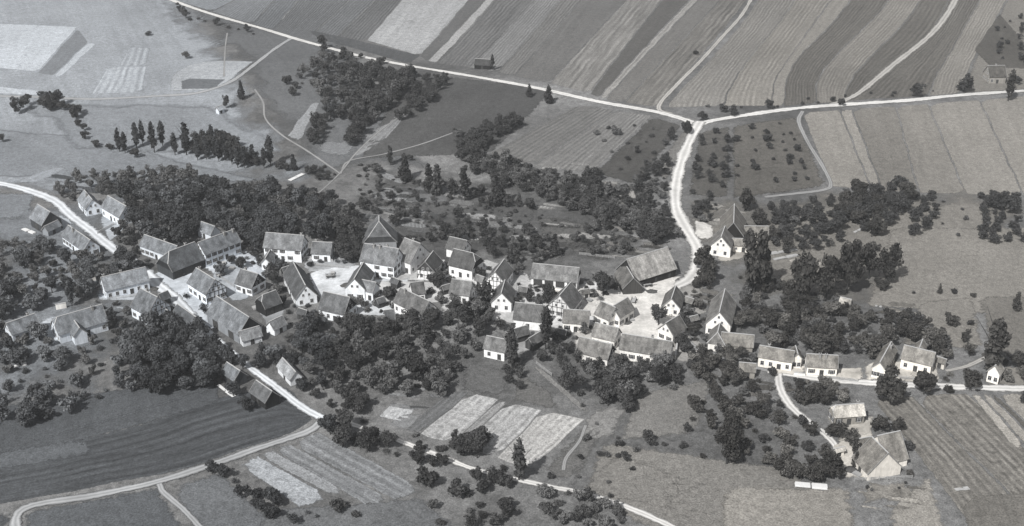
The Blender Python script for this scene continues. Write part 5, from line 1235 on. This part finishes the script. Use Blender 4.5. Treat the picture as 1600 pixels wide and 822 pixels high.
# firewood stacked in the yards: each a ricked stack of logs
log = MB(); log.tube((-0.5, 0, 0), (0.5, 0, 0), 0.11, 0.1, 6); LOG = log.me('log'); LOG.materials.append(M['paleold'])
def woodpile(P, rz, label, n=7, h=4):
    c = G(*P); root = empty('woodpile', (c[0], c[1], Hf(c[0], c[1])), rz); tag(root, label, 'woodpile', 'firewood stacks in the yards')
    for j in range(h):
        for i in range(n - j % 2):
            o = add_obj('log', LOG, root); o.location = (random.uniform(-0.06, 0.06), (i - n / 2 + 0.5 * (j % 2)) * 0.23 * 1.6, 0.14 + j * 0.2); o.scale = (1.6, 1.6, 1.2)
for P, rz, l in [((350, 412), 0.3, 'firewood stack beside the tall white house'), ((362, 420), 1.2, 'firewood stack in the yard above the low white house'), ((398, 482), 0.5, 'firewood stack at the open fronted barn'), ((520, 428), 0.1, 'firewood stack at the open place'), ((700, 472), 0.2, 'firewood stack by the short white house'), ((920, 470), 0.9, 'firewood stack between steep gable and angled house'), ((986, 500), 0.4, 'firewood stack beside the angled house wing'), ((1004, 452), 0.4, 'firewood stack in front of the great barn'), ((1338, 742), 0.7, 'firewood stack in the farmyard'), ((1030, 545), 0.2, 'firewood stack at the longest roof'), ((845, 462), 1.0, 'firewood stack before the long grey barn'), ((1398, 586), 0.1, 'firewood stack at the white gable by the road')]:
    woodpile(P, rz, l)

# carts and dung heaps
cb = MB(); cb.box(-1.7, 1.7, -0.7, 0.7, 0.75, 0.85); CBED = cb.me('bed'); CBED.materials.append(M['paleold'])
cs = MB()
for s in (-1, 1): cs.bar((-1.7, s * 0.7, 0.86), (-1.9, s * 1.0, 1.5), 0.06, 0.06); cs.bar((1.7, s * 0.7, 0.86), (1.9, s * 1.0, 1.5), 0.06, 0.06)
CL = {}
for s in (-1, 1):
    m_ = MB(); m_.bar((-1.85, s * 0.95, 1.35), (1.85, s * 0.95, 1.35), 0.07, 0.09); m_.bar((-1.75, s * 0.8, 1.02), (1.75, s * 0.8, 1.02), 0.07, 0.09)
    for t in range(6): x = -1.6 + t * 0.64; m_.bar((x, s * 0.7, 0.84), (x, s * 0.95, 1.4), 0.05, 0.05, (1, 0, 0))
    CL[s] = m_.me('ladder_side'); CL[s].materials.append(M['timber'])
w_ = MB()
for t in range(14):
    a0, a1 = t * math.pi / 7, (t + 1) * math.pi / 7; w_.bar((math.cos(a0) * 0.55, 0, math.sin(a0) * 0.55), (math.cos(a1) * 0.55, 0, math.sin(a1) * 0.55), 0.09, 0.08, (0, 1, 0))
for t in range(8): a0 = t * math.pi / 4; w_.bar((0, 0, 0), (math.cos(a0) * 0.53, 0, math.sin(a0) * 0.53), 0.05, 0.05, (0, 1, 0))
CW = w_.me('wheel'); CW.materials.append(M['timber'])
sh = MB(); sh.bar((1.7, 0, 0.6), (4.0, 0, 0.35), 0.1, 0.1); CSH = sh.me('shaft'); CSH.materials.append(M['timber'])
def cart(P, rz, label):
    c = G(*P); root = empty('hay_cart', (c[0], c[1], Hf(c[0], c[1]) + 0.1), rz); tag(root, label, 'cart', 'carts standing in the yards')
    add_obj('bed', CBED, root); add_obj('shaft', CSH, root)
    for s in (-1, 1):
        add_obj('ladder_side', CL[s], root)
        for x in (-1.15, 1.15): o = add_obj('wheel', CW, root); o.location = (x, s * 0.85, 0.55)
for P, rz, l in [((516, 434), 0.2, 'hay cart on the open place before the gable house'), ((345, 432), 1.0, 'hay cart in the yard right of the half timbered house'), ((1012, 448), 0.3, 'hay cart before the great pale roofed barn'), ((990, 472), 1.3, 'hay cart on the open square near the angled house'), ((838, 450), 0.5, 'hay cart before the posts of the long grey barn'), ((1348, 724), 0.6, 'hay cart in the farmyard'), ((1240, 574), 0.1, 'hay cart at the head of the drive'), ((282, 432), 0.7, 'hay cart in front of the large dark barn')]:
    cart(P, rz, l)
M['dung'] = plain('dung', 84, 0.2, 0.95, 0.4)
def dung_heap(P, r, label):
    c = G(*P); rr = np.random.default_rng(int(P[0])); V = []; F = []; n, m = 14, 5
    for j in range(m):
        t = j / (m - 1); rad = r * (1 - t ** 1.6) + 0.05
        for i in range(n):
            a = 2 * math.pi * i / n; k = rad * (1 + rr.uniform(-0.14, 0.14)); V.append((math.cos(a) * k * 1.3, math.sin(a) * k, -0.15 + t * r * 0.5 + rr.uniform(-0.08, 0.08)))
    for j in range(m - 1):
        for i in range(n): i2 = (i + 1) % n; F.append((j * n + i, j * n + i2, (j + 1) * n + i2, (j + 1) * n + i))
    F.append(tuple((m - 1) * n + i for i in range(n)))
    o = add_obj('dung_heap', mesh('dung_heap', V, F, smooth=True), mats=[M['dung']]); o.location = (c[0], c[1], Hf(c[0], c[1]) + 0.1); tag(o, label, 'dung heap', 'dung heaps in the yards')
for P, r, l in [((338, 448), 2.0, 'dung heap below the half timbered street house'), ((300, 424), 2.0, 'dung heap before the open doors of the dark barn'), ((543, 446), 2.2, 'dung heap left of the white gable house'), ((445, 462), 1.8, 'dung heap beside the open fronted barn'), ((648, 476), 1.6, 'dung heap behind the streaky roof house'), ((818, 462), 2.0, 'round dung heap in the yard right of the white gables'), ((925, 462), 1.8, 'dung heap left of the angled house'), ((1018, 456), 2.0, 'dung heap at the edge of the great barn yard'), ((978, 505), 1.8, 'dung heap at the gable of the angled house wing'), ((1330, 735), 2.0, 'dung heap at the farmyard rim'), ((240, 452), 1.8, 'dung heap at the street end of the very long farmhouse')]:
    dung_heap(P, r, l)
def board_fence(P, Q, label):
    c, L, rz = ends(P, Q); root = empty('garden_fence', (c[0], c[1], Hf(c[0], c[1])), rz); tag(root, label, 'fence', 'board fences round gardens')
    for z in (0.35, 0.75, 1.1):
        r1 = MB(); r1.box(-L / 2, L / 2, 0.055, 0.09, z - 0.07, z + 0.07); add_obj('rail', r1.me('rail'), root, [M['paleold']])
    n = max(2, int(L / 2.2)); b = MB(); b.box(-0.06, 0.06, -0.05, 0.05, -0.3, 1.3); pm = b.me('post'); pm.materials.append(M['paleold'])
    for i in range(n + 1): o = add_obj('post', pm, root); o.location = (-L / 2 + i * L / n, 0, 0)
for P, Q, l in [((338, 430), (366, 450), 'board fence beside the half timbered street house'), ((480, 415), (545, 420), 'board fence along the hedge of the small steep house'), ((690, 485), (760, 490), 'board fence above the central grove'), ((1075, 465), (1105, 475), 'board fence in the garden left of the tall steep house'), ((862, 588), (838, 568), 'board fence along the path below the tiny sheds'), ((1290, 592), (1340, 597), 'board fence of the two chimney house garden'), ((1405, 592), (1470, 598), 'board fence before the broad light roofed house'), ((1335, 752), (1425, 748), 'board fence behind the farm kitchen garden'), ((905, 398), (960, 405), 'board fence behind the long grey barn'), ((600, 335), (660, 350), 'board fence in the plots above the hipped barn roof'), ((160, 470), (225, 462), 'board fence between the long farmhouse and the timbered gable')]:
    board_fence(P, Q, l)

# ------------------------------------------------------------------ air
hz = MB(); hz.box(-6500, 6500, -4500, 9500, -12, 232)
ho = add_obj('haze', hz.me('haze')); ho['kind'] = 'stuff'
hm = bpy.data.materials.new('haze'); hm.use_nodes = True; ht = hm.node_tree
for nd in list(ht.nodes):
    if nd.type != 'OUTPUT_MATERIAL': ht.nodes.remove(nd)
pv = ht.nodes.new('ShaderNodeVolumePrincipled'); pv.inputs['Color'].default_value = (0.93, 0.95, 0.98, 1); pv.inputs['Density'].default_value = 0.00012; pv.inputs['Anisotropy'].default_value = 0.2
ht.links.new(pv.outputs[0], [nd for nd in ht.nodes if nd.type == 'OUTPUT_MATERIAL'][0].inputs['Volume'])
ho.data.materials.append(hm)
